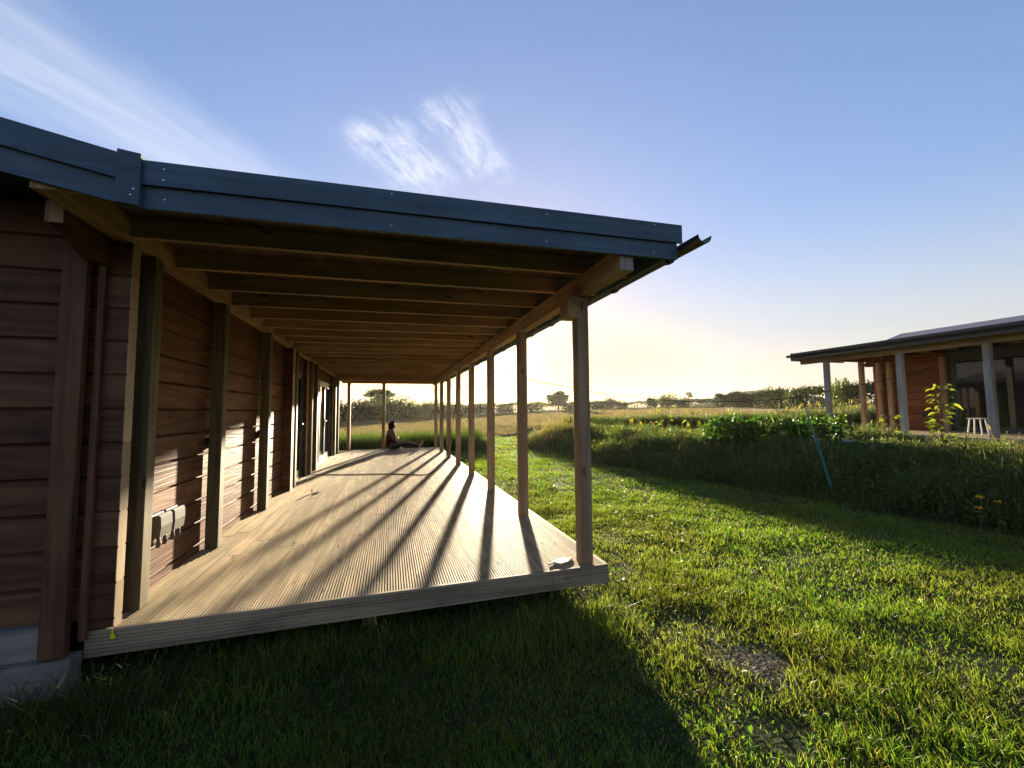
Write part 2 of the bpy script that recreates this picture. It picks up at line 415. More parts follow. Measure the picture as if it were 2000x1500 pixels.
# rafters
ry = [2.44 + .5535 * k for k in range(23)] + [15.0]
raf = None
for y in ry:
    if raf is None:
        mb = MB(); mb.hexa([(-1.5135, -.0225, 2.326), (1.925, -.0225, 2.3735), (1.925, .0225, 2.3735), (-1.5135, .0225, 2.326),
                            (-1.5135, -.0225, 2.450), (1.925, -.0225, 2.512), (1.925, .0225, 2.512), (-1.5135, .0225, 2.450)])
        raf = mb.build('rafter', M['rafter'], cab); raf.location = (0, y, 0)
    else: dup(raf, cab, (0, y, 0))
# roof deck over the rafters and the main roof
def sheet(name, mat, x0, z0, x1, z1, th):
    return MB().hexa([(x0, 2.399, z0), (x1, 2.399, z1), (x1, 15.19, z1), (x0, 15.19, z0), (x0, 2.399, z0 + th), (x1, 2.399, z1 + th), (x1, 15.19, z1 + th), (x0, 15.19, z0 + th)]).build(name, mat, cab)
sheet('veranda_roof', M['sheath'], -1.7, 2.449, 1.95, 2.515, .016)
sheet('roof_felt', M['felt'], -1.7, 2.468, 1.97, 2.535, .006)
for xa, za, xb, zb in ((-5.0, 3.235, -1.24, 2.472), (-8.9, 2.46, -5.0, 3.235)):
    mb = MB(); mb.hexa([(xa, 2.40, za - .12), (xb, 2.40, zb - .0), (xb, 15.15, zb - .0), (xa, 15.15, za - .12),
                        (xa, 2.40, za), (xb, 2.40, zb + .03), (xb, 15.15, zb + .03), (xa, 15.15, za)])
    mb.build('main_roof', M['roof_shingle'], cab)
# bargeboards: lower board and proud upper board, on the near and far verge
screw = []
def barge(y0, sgn, name='bargeboard'):
    def slab(x0, z0a, z1a, x1, z0b, z1b, ya, yb, nm=name):
        ya, yb = (y0 + sgn * ya, y0 + sgn * yb)
        MB().hexa([(x0, ya, z0a), (x1, ya, z0b), (x1, yb, z0b), (x0, yb, z0a), (x0, ya, z1a), (x1, ya, z1b), (x1, yb, z1b), (x0, yb, z1a)]).build(nm, M['blue_x'], cab)
    slab(-1.165, 2.257, 2.378, 1.945, 2.312, 2.432, .024, 0)
    slab(-1.165, 2.368, 2.490, 1.977, 2.427, 2.556, .044, .0245)
    slab(-5.0, 3.012, 3.13, -1.262, 2.270, 2.388, .024, 0)
    slab(-5.0, 3.12, 3.255, -1.262, 2.385, 2.512, .044, .0245)
    slab(-8.9, 2.24, 2.36, -5.001, 3.012, 3.13, .024, 0)
    slab(-8.9, 2.35, 2.485, -5.001, 3.12, 3.255, .044, .0245)
    slab(-1.261, 2.262, 2.521, -1.166, 2.252, 2.510, .062, -.004, 'joint_cover')
    for x, zz in [(-1.19, 2.33), (-1.2, 2.30), (-1.08, 2.31), (-1.08, 2.40), (-1.08, 2.455), (.0, 2.315), (.0, 2.49), (.95, 2.33), (.95, 2.50), (1.75, 2.345), (1.75, 2.53)]:
        yy = y0 + sgn * (.063 if x < -1.15 else (.0455 if zz > 2.38 + .02 * x else .0255))
        if screw: c = dup(screw[0], cab)
        else: c = MB().sphere((0, 0, 0), .0055, (1, .5, 1), 8).build('screw', M['screw'], cab); screw.append(c)
        c.location = (x, yy, zz)
barge(2.396, -1); barge(15.2, 1)
# eaves fascia, gutter and brackets
box('eaves_fascia', 1.928, 1.944, 2.40, 15.19, 2.36, 2.505, M['blue_y'], cab)
mb = MB(); n = 12; rings = []
for y in (2.17, 15.3):
    rings.append([(2.005 - .055 * math.cos(math.pi * k / n), y, 2.41 - .055 * math.sin(math.pi * k / n)) for k in range(n + 1)] +
                 [(2.005 + .051 * math.cos(math.pi * k / n), y, 2.412 - .051 * math.sin(math.pi * k / n)) for k in range(n + 1)])
gut = mb.loft(rings).build('gutter', M['gutter'], cab)
brk = None
for k in range(17):
    y = 2.55 + .78 * k
    if brk is None:
        mb = MB(); rr = []
        for yy in (-.016, .016):
            rr.append([(2.005 - .060 * math.cos(math.pi * i / n), yy, 2.405 - .062 * math.sin(math.pi * i / n)) for i in range(n + 1)] +
                      [(2.005 + .0555 * math.cos(math.pi * i / n), yy, 2.41 - .0555 * math.sin(math.pi * i / n)) for i in range(n + 1)])
        brk = mb.loft(rr).build('gutter_bracket', M['gutter'], gut); brk.location = (0, y, 0)
    else: dup(brk, gut, (0, y, 0))
# eaves beam, far cross beam
o = box('eaves_beam', 1.505, 1.61, 2.41, 15.05, 2.208, 2.372, M['pine_y'], cab, .006)
box('cut_end', 1.507, 1.608, 2.4035, 2.4095, 2.21, 2.37, M['grey_z'], o)
box('far_beam', -1.51, 1.503, 14.43, 14.53, 2.212, 2.372, M['pine_x'], cab, .006)
# posts
PY = [3.09 + 1.62 * k for k in range(8)]
proto = None
def post_at(x, y, mat='post', h=2.207):
    o = MB().box(0, .105, 0, .105, .001, h, .006).build('veranda_post', M[mat], cab); o.location = (x, y, 0); return o
proto = post_at(1.505, PY[0])
for y in PY[1:]: dup(proto, cab, (1.505, y, 0))
lp = post_at(-1.62, 3.262, 'green_post', 2.309)
for y in (4.50, 6.05, 7.72, 9.20, 9.80, 13.04, 13.74): dup(lp, cab, (-1.62, y, 0))
mp = post_at(-1.335, 14.43, 'post', 2.211); dup(mp, cab, (-.238, 14.43, 0))
# spacer blocks between wall and posts, corbel block at the front post
for y in (4.50, 6.05): box('spacer_block', -1.649, -1.5605, y + .108, y + .17, .93, 1.03, M['black'], cab, .003)
box('corbel_block', 1.395, 1.503, 3.05, 3.20, 2.02, 2.206, M['pine_y'], cab, .005)
# patio doors
def door(y0, y1, leaves_n, handle_at):
    d = bpy.data.objects.new('patio_door', None); COL.objects.link(d); d.parent = cab
    fr = MB(); x0, x1 = WX - .07, WX + .004
    fr.box(x0, x1, y0 + .002, y0 + .06, .0, ZD); fr.box(x0, x1, y1 - .06, y1 - .002, .0, ZD)
    fr.box(x0, x1, y0 + .06, y1 - .06, ZD - .062, ZD - .002); fr.box(x0, x1, y0 + .06, y1 - .06, .0, .045)
    fr.build('door_frame', M['frame'], d)
    w = (y1 - y0 - .124) / leaves_n
    for k in range(leaves_n):
        a = y0 + .062 + w * k; b = a + w - .004
        lf = MB(); xa, xb = WX - .05, WX - .004 + .012 * (k % 2)
        lf.box(xa, xb, a, a + .085, .05, ZD - .066); lf.box(xa, xb, b - .085, b, .05, ZD - .066)
        lf.box(xa, xb, a + .085, b - .085, .05, .16); lf.box(xa, xb, a + .085, b - .085, ZD - .15, ZD - .066)
        f = lf.build('door_leaf', M['frame'], d)
        box('glass_pane', xa + .015, xa + .03, a + .085, b - .085, .16, ZD - .15, M['glass'], f)
        if k == handle_at:
            hb = MB().box(xb, xb + .01, b - .06, b - .025, .86, 1.10, .002).box(xb + .01, xb + .05, b - .05, b - .035, 1.02, 1.035).box(xb + .036, xb + .05, b - .17, b - .035, 1.02, 1.035, .003)
            hb.build('handle', M['black'], f)
    s = box('door_sill', WX - .1, WX + .05, y0, y1, -.02, -.002, M['frame'], d)
    return d
door(*D1, 1, 0); door(*D2, 3, 1)

# ================================================================== THE DECK
dk = thing('veranda_deck', 'long pale deck of grooved pine boards under the near veranda roof', 'deck')
DX0, DX1, DY0, DY1 = WX + .002, 1.717, 3.041, 14.63
def deck_boards(x0, x1, y0, y1, ztop, pitch=.0192, grooves=7, th=.028):
    mb = MB(); w = pitch * grooves; x = x0
    while x < x1 - .01:
        xe = min(x + w - .004, x1)
        prof = [(x, ztop - th)]
        g = x
        while g + pitch * .6 < xe:
            r = min(g + pitch * .56, xe)
            prof += [(g + (.0015 if g > x else 0), ztop), (r, ztop), (r + .0008, ztop - .010), (min(g + pitch - .0005, xe), ztop - .010)]
            g += pitch
        prof += [(xe, ztop - .001), (xe, ztop - th)]
        prof = [p for i, p in enumerate(prof) if i == 0 or abs(p[0] - prof[i - 1][0]) + abs(p[1] - prof[i - 1][1]) > 1e-6]
        ys = [y0]; c = y0 + random.uniform(1.0, 3.6)
        while c < y1 - .6: ys.append(c); c += 3.6
        ys.append(y1)
        for a, b in zip(ys, ys[1:]):
            dz = random.uniform(-.0012, .0012)
            mb.loft([[(px, a + (.007 if a > y0 else 0), pz + dz) for px, pz in prof], [(px, b, pz + dz) for px, pz in prof]])
        x += w
    return mb
deck_boards(DX0, DX1 - .03, DY0 + .028, DY1 - .03, 0).build('decking', M['deck_y'], dk)
def edge_board(name, axis, a0, a1, c0, c1, z0, z1, parent, mat):
    mb = MB(); sgn = 1 if c1 > c0 else -1     # c1 = outer face, grooved lengthwise
    prof = [(c0, z0), (c1, z0)]; z = z0 + .018
    while z < z1 - .02:
        prof += [(c1, z), (c1 - sgn * .007, z + .0015), (c1 - sgn * .007, z + .0065), (c1, z + .008)]; z += .0205
    prof += [(c1, z1 - .002), (c1 - sgn * .002, z1), (c0, z1)]
    f = (lambda a, c, z: (a, c, z)) if axis == 'x' else (lambda a, c, z: (c, a, z))
    mb.loft([[f(a0, c, z) for c, z in prof], [f(a1, c, z) for c, z in prof]])
    return mb.build(name, mat, parent)
edge_board('edge_board', 'x', -1.665, DX1, DY0 + .026, DY0, -.145, .0015, dk, M['deck_x'])
edge_board('edge_board', 'y', DY0 + .0275, DY1, DX1 - .028, DX1, -.145, .0015, dk, M['deck_y'])
edge_board('edge_board', 'x', DX0, DX1 - .03, DY1 - .028, DY1 - .002, -.145, .0015, dk, M['deck_x'])
sp = None
for x, y in [(-.12, 3.22)] + [(x, y) for x in (-1.2, .05, 1.35) for y in (3.9, 6.4, 9.0, 11.6, 14.1)]:
    if True:
        if sp is None: sp = MB().box(-.05, .05, -.05, .05, -.45, -.031, .004).build('support_post', M['green_post'], dk); sp.location = (x, y, 0)
        else: dup(sp, dk, (x, y, 0))
for y in (3.3, 6.3, 9.3, 12.3, 14.4): box('joist', DX0 + .05, DX1 - .08, y, y + .045, -.14, -.03, M['pine_x'], dk)

# ================================================================== THINGS ON AND BY THE DECK
def socket(y, label):
    t = thing('outdoor_socket', label, 'socket', 'weatherproof sockets on the veranda wall', (WX + .002, y, .44))
    MB().box(0, .035, -.085, .085, -.07, .085, .006).build('back_box', M['black'], t)
    lid = MB(); n = 8
    prof = [(.036, .075), (.075, .083), (.088, .07), (.092, .0), (.085, -.075), (.075, -.082), (.036, -.06)]
    lid.loft([[(x, -.08, z) for x, z in prof], [(x, .08, z) for x, z in prof]])
    lid.build('lid', M['socket'], t)
    for dy in (-.045, .045):
        MB().tube([(.06, dy, -.075), (.064, dy, -.10), (.064, dy, -.125), (.06, dy, -.15)], [.014, .011, .017, .012], 8).build('cable_gland', M['socket'], t, True)
socket(3.66, 'grey hooded outdoor socket low on the wall, right beside the nearest wall post')
socket(3.86, 'grey hooded outdoor socket low on the wall, the one further from the nearest post')
# paper tag peeling at second wall post
mb = MB(); mb.loft([[(-1.644, 4.66, .62), (-1.628, 4.74, .58), (-1.635, 4.70, .40)], [(-1.642, 4.66, .622), (-1.626, 4.74, .582), (-1.633, 4.70, .402)]])
tag(mb.build('paper_tag', M['white'], None), 'torn white paper tag on the red wall behind the second post', 'tag')
# offcut of board on the front corner of the deck
mb = MB(); p = [(-.13, -.045), (-.06, -.02), (-.03, -.075), (.05, -.06), (.13, .0), (.10, .03), (.0, .035)]
mb.loft([[(x, y, .0) for x, y in p], [(x, y, .012) for x, y in p]])
o = mb.build('wood_offcut', M['pale_z'], None); o.location = (1.36, 3.215, .003); o.rotation_euler = (0, 0, R(8))
tag(o, 'curved pale wood offcut lying by the nearest veranda post', 'offcut')
# metal angle bracket left on the deck
mb = MB(); mb.box(-.05, .05, -.02, .02, 0, .004).box(-.05, -.046, -.02, .02, .004, .06).box(.01, .05, -.05, -.02, .0, .02)
o = mb.build('metal_bracket', M['screw'], None); o.location = (-1.10, 7.07, .004); o.rotation_euler = (0, 0, R(35))
tag(o, 'small metal angle bracket left lying on the deck boards', 'bracket')
# yellow tag pushed on the deck edge corner
mb = MB(); mb.loft([[(-1.535, 3.036, .008), (-1.541, 3.036, -.052), (-1.514, 3.036, -.050)], [(-1.534, 3.032, .008), (-1.540, 3.030, -.052), (-1.515, 3.030, -.050)]])
tag(mb.build('yellow_tag', M['yellow'], None), 'small yellow plastic tag at the left end of the deck edge board', 'tag')
# mug and little white box beside the person
mg = thing('mug', 'white mug standing on the deck beside the sitting person', 'mug', None, (.385, 14.10, .002))
mb = MB(); n = 20
ring = lambda r, z: [(r * math.cos(2 * math.pi * k / n), r * math.sin(2 * math.pi * k / n), z) for k in range(n)]
mb.loft([ring(.036, 0), ring(.04, .012), ring(.042, .095), ring(.038, .095), ring(.034, .012)]).build('cup', M['white'], mg, True)
MB().tube([(.04, 0, .078), (.062, 0, .075), (.068, 0, .05), (.06, 0, .026), (.04, 0, .022)], .006, 6).build('handle', M['white'], mg, True)
o = box('white_carton', -.035, .035, -.02, .02, 0, .035, M['white'], None, .004); o.location = (1.0, 14.32, .002)
tag(o, 'tiny white carton on the deck beside the feet of the sitting person', 'carton')

# extension lead: from the first patio door over the deck to a post, up to the beam
def spline(pts, sub=8):
    P = [Vector(p) for p in pts]; P = [P[0]] + P + [P[-1]]; out = []
    for i in range(1, len(P) - 2):
        for k in range(sub):
            t = k / sub; a, b, c, d = P[i - 1], P[i], P[i + 1], P[i + 2]
            out.append(.5 * ((2 * b) + (c - a) * t + (2 * a - 5 * b + 4 * c - d) * t * t + (3 * b - a - 3 * c + d) * t ** 3))
    out.append(P[-2]); return out
c = spline([(-1.56, 9.06, .02), (-1.40, 9.10, .009), (-.8, 8.9, .008), (0, 8.68, .008), (.5, 8.40, .008), (.72, 8.36, .008), (.92, 8.75, .008), (1.15, 9.4, .008), (1.38, 10.4, .008), (1.47, 11.15, .02),
            (1.47, 11.1, .12), (1.485, 10.4, .62), (1.49, 9.9, 1.1), (1.49, 9.4, 1.65), (1.495, 9.2, 2.0), (1.50, 9.1, 2.25)])
tag(MB().tube(c, .0075, 6).build('extension_lead', M['cable'], None, True), 'dark cable lying across the deck and hanging from the eaves beam', 'cable')
# overhead cable to the other cabin
W = [(1.615, 9.6, 2.30), (2.577, 9.427, 2.147), (3.249, 9.306, 1.994), (4.306, 9.115, 1.793), (4.748, 9.035, 1.704), (6.101, 8.79, 1.521), (7.295, 8.575, 1.45), (7.973, 8.452, 1.432), (9.647, 8.15, 1.488), (10.806, 7.94, 1.657), (12.151, 7.697, 1.884), (13.385, 7.474, 2.119), (14.36, 7.29, 2.40)]
tag(MB().tube(spline(W, 5), .008, 6).build('overhead_cable', M['cable'], None, True), 'thin dark cable slung between the two cabins', 'cable')

# ================================================================== THE OTHER CABIN
nb = thing('timber_cabin', 'far red log cabin with grey veranda posts and dark gutter, across the lawn', 'cabin')
NX, NZ, NW = 12.2, .594, 14.42
NT_ = NZ + 2.0
nd = thing('veranda_deck', 'brown deck beneath the cabin across the lawn, half hidden by weeds', 'deck')
deck_boards(NX - .25, NW - .002, -1.0, 8.95, NZ, .024, 6).build('decking', M['deck_y'], nd)
edge_board('edge_board', 'y', -1.0, 8.95, NX - .252, NX - .28, NZ - .145, NZ + .001, nd, M['deck_y'])
edge_board('edge_board', 'x', NX - .25, NW, 8.952, 8.98, NZ - .145, NZ + .001, nd, M['deck_x'])
q = None
for y in (8.65, 6.86, 5.30, 3.5, 1.7, 0.0):
    if q is None: q = MB().box(-.06, .06, 0, .12, NZ + .002, NT_ - .001, .006).build('veranda_post', M['post_grey'], nb); q.location = (NX, y, 0)
    else: dup(q, nb, (NX, y, 0))
q2 = MB().box(0, .11, 0, .11, NZ + .002, NT_ + .02, .006).build('veranda_post', M['post'], nb); q2.location = (13.48, 8.60, 0)
for x, y in ((NW - .14, 8.63), (NW - .14, 8.36), (NW - .14, 7.12), (NW - .14, 4.6), (NW - .14, 2.4)): dup(q2, nb, (x, y, 0))
box('eaves_beam', NX - .06, NX + .06, -1.3, 9.45, NT_, NT_ + .17, M['pine_y'], nb, .006)
box('far_beam', NX + .062, NW - .15, 8.60, 8.71, NT_ + .022, NT_ + .17, M['redder_x'], nb, .006)
o = MB().loft([[(x, 8.56, z), (x, 8.70, z)] for x, z in ((0, 0), (1, 1))], False, False) if False else None
log_wall('veranda_wall', M['redder_y'], nb, 'y', 7.20, 8.76, NW, NW + .14, NZ - .05, NT_ + .16, None, NZ)
log_wall('veranda_wall', M['redder_y'], nb, 'y', -1.2, 2.2, NW, NW + .14, NZ - .05, NT_ + .16, None, NZ)
log_wall('gable_wall', M['redder_x'], nb, 'x', NW + .002, NW + 6.5, 8.90, 8.762, NZ - .05, NT_ + 1.0, lambda x: NT_ + .25 + .3 * min(x - NW, NW + 6.5 - x), NZ)
box('interior_wall', NW + 2.6, NW + 2.65, -1.2, 8.7, NZ - .1, NT_, M['dark_inside'], nb)
mb = MB(); prof = [(0, .18), (-.16, .18), (-.30, .12), (-.34, .05), (-.28, .0), (0, .0)]
mb.loft([[(NW + .14, 8.765 - p[0] * 1.2, NT_ - .06 + p[1]) for p in prof], [(NW - .0, 8.765 - p[0] * 1.2, NT_ - .06 + p[1]) for p in prof]])
mb.build('eaves_log', M['red_y'], nb)
# big windows
def window(y0, y1):
    z0, z1 = NZ + .02, NT_ + .15
    fr = MB(); xa, xb = NW + .01, NW + .08
    fr.box(xa, xb, y0, y0 + .09, z0, z1); fr.box(xa, xb, y1 - .22, y1, z0, z1)
    fr.box(xa, xb, y0 + .09, y1 - .22, z1 - .28, z1); fr.box(xa, xb, y0 + .09, y1 - .22, z0, z0 + .12)
    f = fr.build('patio_window', M['frame'], nb)
    box('glass_pane', xa + .02, xa + .04, y0 + .09, y1 - .22, z0 + .12, z1 - .28, M['glass'], f)
window(4.705, 7.198); window(2.205, 4.700)
# roof: flat veranda roof, then pitched roof to the ridge
RX = NX - .40
def slab(name, mat, x0, z0, x1, z1, y0, y1, th):
    return MB().hexa([(x0, y0, z0 - th), (x1, y0, z1 - th), (x1, y1, z1 - th), (x0, y1, z0 - th), (x0, y0, z0), (x1, y0, z1), (x1, y1, z1), (x0, y1, z0)]).build(name, mat, nb)
slab('veranda_roof', M['felt'], RX, NT_ + .32, 13.95, NT_ + .345, -1.6, 9.44, .03)
slab('roof_boarding', M['pine_y'], RX + .03, NT_ + .285, 14.6, NT_ + .31, -1.6, 9.42, .02)
slab('main_roof', M['roof_shingle'], 13.9, NT_ + .35, 16.3, NT_ + 1.11, -1.6, 9.1, .05)
slab('main_roof', M['roof_shingle'], 16.302, NT_ + 1.11, 21.4, NT_ - .3, -1.6, 9.1, .05)
box('bargeboard', RX, 14.0, 9.442, 9.47, NT_ + .10, NT_ + .345, M['blue_x'], nb)
box('bargeboard', RX, 14.0, -1.65, -1.603, NT_ + .10, NT_ + .345, M['blue_x'], nb)
slab('bargeboard', M['blue_x'], 14.002, NT_ + .38, 16.3, NT_ + 1.115, 9.102, 9.13, .22)
box('eaves_fascia', RX - .022, RX - .002, -1.6, 9.47, NT_ + .12, NT_ + .33, M['gutter'], nb)
mb = MB(); n = 10; rings = []
for y in (-1.6, 9.52):
    rings.append([(RX - .08 - .056 * math.cos(math.pi * k / n), y, NT_ + .27 - .07 * math.sin(math.pi * k / n)) for k in range(n + 1)] +
                 [(RX - .08 + .052 * math.cos(math.pi * k / n), y, NT_ + .272 - .064 * math.sin(math.pi * k / n)) for k in range(n + 1)])
mb.loft(rings).build('gutter', M['gutter'], nb)
q = None
for k in range(19):
    y = 9.2 - .57 * k
    if q is None: q = box('rafter', RX + .02, NW - .01, -.022, .022, NT_ + .172, NT_ + .268, M['pine_x'], nb); q.location = (0, y, 0)
    else: dup(q, nb, (0, y, 0))
bs = thing('outdoor_socket', 'small black socket box on the red wall of the far cabin', 'socket', None, (NW - .002, 7.62, NZ + .45))
MB().box(-.06, 0, -.09, .09, -.07, .08, .008).build('back_box', M['black'], bs)
MB().box(-.085, -.061, -.085, .085, -.06, .075, .008).build('lid', M['black'], bs)
# white stool on that deck
st = thing('garden_stool', 'small white stool standing on the far deck before the dark windows', 'stool', None, (13.1, 6.02, NZ + .002))
MB().box(-.125, .125, -.125, .125, .37, .395, .008).build('seat', M['white'], st)
for sx in (-1, 1):
    for sy in (-1, 1): MB().tube([(sx * .09, sy * .09, .37), (sx * .125, sy * .125, 0)], .014, 8).build('leg', M['white'], st)

# ================================================================== PERSON
def skin_mesh(name, verts, edges, radii, sub=2):
    me = bpy.data.meshes.new(name); me.from_pydata(verts, edges, []); o = bpy.data.objects.new(name, me); COL.objects.link(o)
    md = o.modifiers.new('Skin', 'SKIN'); md.use_smooth_shade = True
    for i, r in enumerate(radii):
        s = me.skin_vertices[0].data[i]; s.radius = r if isinstance(r, tuple) else (r, r); s.use_root = (i == 0)
    ss = o.modifiers.new('Sub', 'SUBSURF'); ss.levels = sub; ss.render_levels = sub
    dg = bpy.context.evaluated_depsgraph_get(); ev = bpy.data.meshes.new_from_object(o.evaluated_get(dg))
    bpy.data.objects.remove(o); bpy.data.meshes.remove(me)
    for p in ev.polygons: p.use_smooth = True
    ev.name = name; return ev
def add_mesh(bm, me):
    bm.from_mesh(me); bpy.data.meshes.remove(me)
pr = thing('person', 'barefoot person in a burgundy hooded top and dark trousers sitting against a deck post', 'person', None, (-.02, 14.30, .004))
M['skin'] = plain('skin', (.42, .23, .15), .5, 0, .4, .08)
M['hood'] = plain('burgundy_fleece', (.05, .008, .012), .9, 0, .15, .25, 60, .3)
M['navy'] = plain('dark_trousers', (.012, .013, .02), .85, 0, .2, .2, 60, .2)
J = {}
V, E, Rd = [], [], []
def j(name, p, r, par=None):
    J[name] = len(V); V.append(p); Rd.append(r)
    if par: E.append((J[par], J[name]))
j('pelvis', (.10, 0, .11), (.12, .14)); j('waist', (.07, 0, .28), (.095, .125), 'pelvis'); j('chest', (.05, 0, .46), (.105, .15), 'waist'); j('neckb', (.075, 0, .60), (.06, .075), 'chest'); j('neck', (.10, 0, .68), .05, 'neckb'); j('skull', (.13, 0, .76), .07, 'neck')
for s, n in ((-1, 'a'), (1, 'b')):
    j('sh' + n, (.06, s * .165, .555), .055, 'chest'); j('el' + n, (.12, s * .22, .30), .042, 'sh' + n); j('wr' + n, (.22, s * .10, .36), .028, 'el' + n); j('pa' + n, (.265, s * .06, .385), (.028, .02), 'wr' + n)
    j('hip' + n, (.13, s * .09, .10), .085, 'pelvis'); j('kn' + n, (.60, s * (.10 if s < 0 else .13), .175), .055, 'hip' + n); j('ca' + n, (.78, s * .10, .13), .05, 'kn' + n); j('an' + n, (1.03, s * (.06 if s < 0 else .10), .075), .035, 'ca' + n)
    j('he' + n, (1.075, s * (.06 if s < 0 else .10), .06), .035, 'an' + n); j('ba' + n, (1.11, s * (.07 if s < 0 else .12), .20), (.022, .036), 'an' + n); j('to' + n, (1.105, s * (.08 if s < 0 else .13), .255), (.012, .034), 'ba' + n)
slim = ('pelvis', 'waist', 'chest', 'neckb', 'sha', 'shb', 'ela', 'elb', 'hipa', 'hipb', 'kna', 'knb', 'caa', 'cab')
for nm_ in slim:
    r_ = Rd[J[nm_]]; Rd[J[nm_]] = tuple(q_ * .62 for q_ in (r_ if isinstance(r_, tuple) else (r_, r_)))
bm = bmesh.new(); add_mesh(bm, skin_mesh('body', V, E, Rd))
# head with nose, brow, chin, ears
hb = MB(); hb.sphere((.135, 0, .80), .098, (1.02, .80, 1.18), 20)
for v in hb.bm.verts:
    x, y, z = v.co.x - .135, v.co.y, v.co.z - .80
    if x > .05: v.co.x -= .012 * (abs(z) < .07)
    if z < -.05 and x > 0: v.co.x += .012
hb.sphere((.232, 0, .785), .017, (1.1, .75, 1.5), 8); hb.sphere((.215, .03, .81), .012, (.5, 1, .8), 8); hb.sphere((.215, -.03, .81), .012, (.5, 1, .8), 8)
hb.sphere((.215, 0, .738), .017, (.6, 1.3, .4), 8); hb.sphere((.125, .08, .79), .022, (.8, .35, 1.3), 8); hb.sphere((.125, -.08, .79), .022, (.8, .35, 1.3), 8)
t = bpy.data.meshes.new('h'); hb.bm.to_mesh(t); hb.bm.free(); add_mesh(bm, t)
for s in (-1, 1):                       # fingers and thumbs
    for k in range(4):
        b = Vector((.275, s * .055, .41 - .019 * k)); ln = (.9, 1.0, .95, .75)[k]
        f = MB().tube([b, b + Vector((.032 * ln, -s * .012, -.004)), b + Vector((.048 * ln, -s * .034, -.012)), b + Vector((.036 * ln, -s * .052, -.018))], [.009, .0085, .008, .006], 6)
        t = bpy.data.meshes.new('f'); f.bm.to_mesh(t); f.bm.free(); add_mesh(bm, t)
    f = MB().tube([(.25, s * .055, .395), (.265, s * .04, .425), (.285, s * .025, .44)], [.011, .010, .007], 6)
    t = bpy.data.meshes.new('f'); f.bm.to_mesh(t); f.bm.free(); add_mesh(bm, t)
    for k in range(5):                  # toes
        yb = s * ((.07 if s < 0 else .12) + .026 - .013 * k)
        f = MB().tube([(1.105, yb + s * .005, .245), (1.105, yb + s * .006, .272), (1.095, yb + s * .006, .285 - .004 * k)], [.010, .009, .006], 6)
        t = bpy.data.meshes.new('f'); f.bm.to_mesh(t); f.bm.free(); add_mesh(bm, t)
me = bpy.data.meshes.new('body'); bm.to_mesh(me); bm.free()
for p in me.polygons: p.use_smooth = True
link('body', me, M['skin'], pr)
hv = [(.10, 0, .10), (.075, 0, .28), (.065, 0, .45), (.085, 0, .59), (.10, 0, .67), (.06, .165, .56), (.12, .225, .30), (.205, .115, .355), (.06, -.165, .56), (.12, -.225, .30), (.205, -.115, .355)]
me = skin_mesh('hooded_top', hv, [(0, 1), (1, 2), (2, 3), (3, 4), (2, 5), (5, 6), (6, 7), (2, 8), (8, 9), (9, 10)], [(.165, .20), (.16, .19), (.17, .20), (.125, .135), .115, .095, .085, .058, .095, .085, .058])
link('hooded_top', me, M['hood'], pr)
hd = MB(); hd.sphere((.118, 0, .815), .130, (1.02, .95, 1.08), 20)
for v in list(hd.bm.verts):
    x, z = v.co.x - .122, v.co.z - .825
    if x > .055 and z < .055: v.co.x = .177 - .5 * (x - .055) * 0; v.co.y *= 1.0
    if x < 0 and z < -.02: v.co.x -= .25 * (-.02 - z); v.co.z -= .55 * (-.02 - z)
dele = [f for f in hd.bm.faces if f.calc_center_median().x > .185 and f.calc_center_median().z < .875]
bmesh.ops.delete(hd.bm, geom=dele, context='FACES')
o = hd.build('hood', M['hood'], pr, True); sol = o.modifiers.new('thick', 'SOLIDIFY'); sol.thickness = .012
tv = [(.11, 0, .11), (.15, .09, .11), (.60, .13, .175), (.78, .10, .135), (.99, .10, .085), (.15, -.09, .11), (.60, -.10, .175), (.78, -.10, .135), (.99, -.062, .085)]
me = skin_mesh('trousers', tv, [(0, 1), (1, 2), (2, 3), (3, 4), (0, 5), (5, 6), (6, 7), (7, 8)], [(.13, .15), .105, .075, .068, .055, .105, .075, .068, .055])
for v in me.vertices: v.co.z = max(v.co.z, .004)
link('trousers', me, M['navy'], pr)

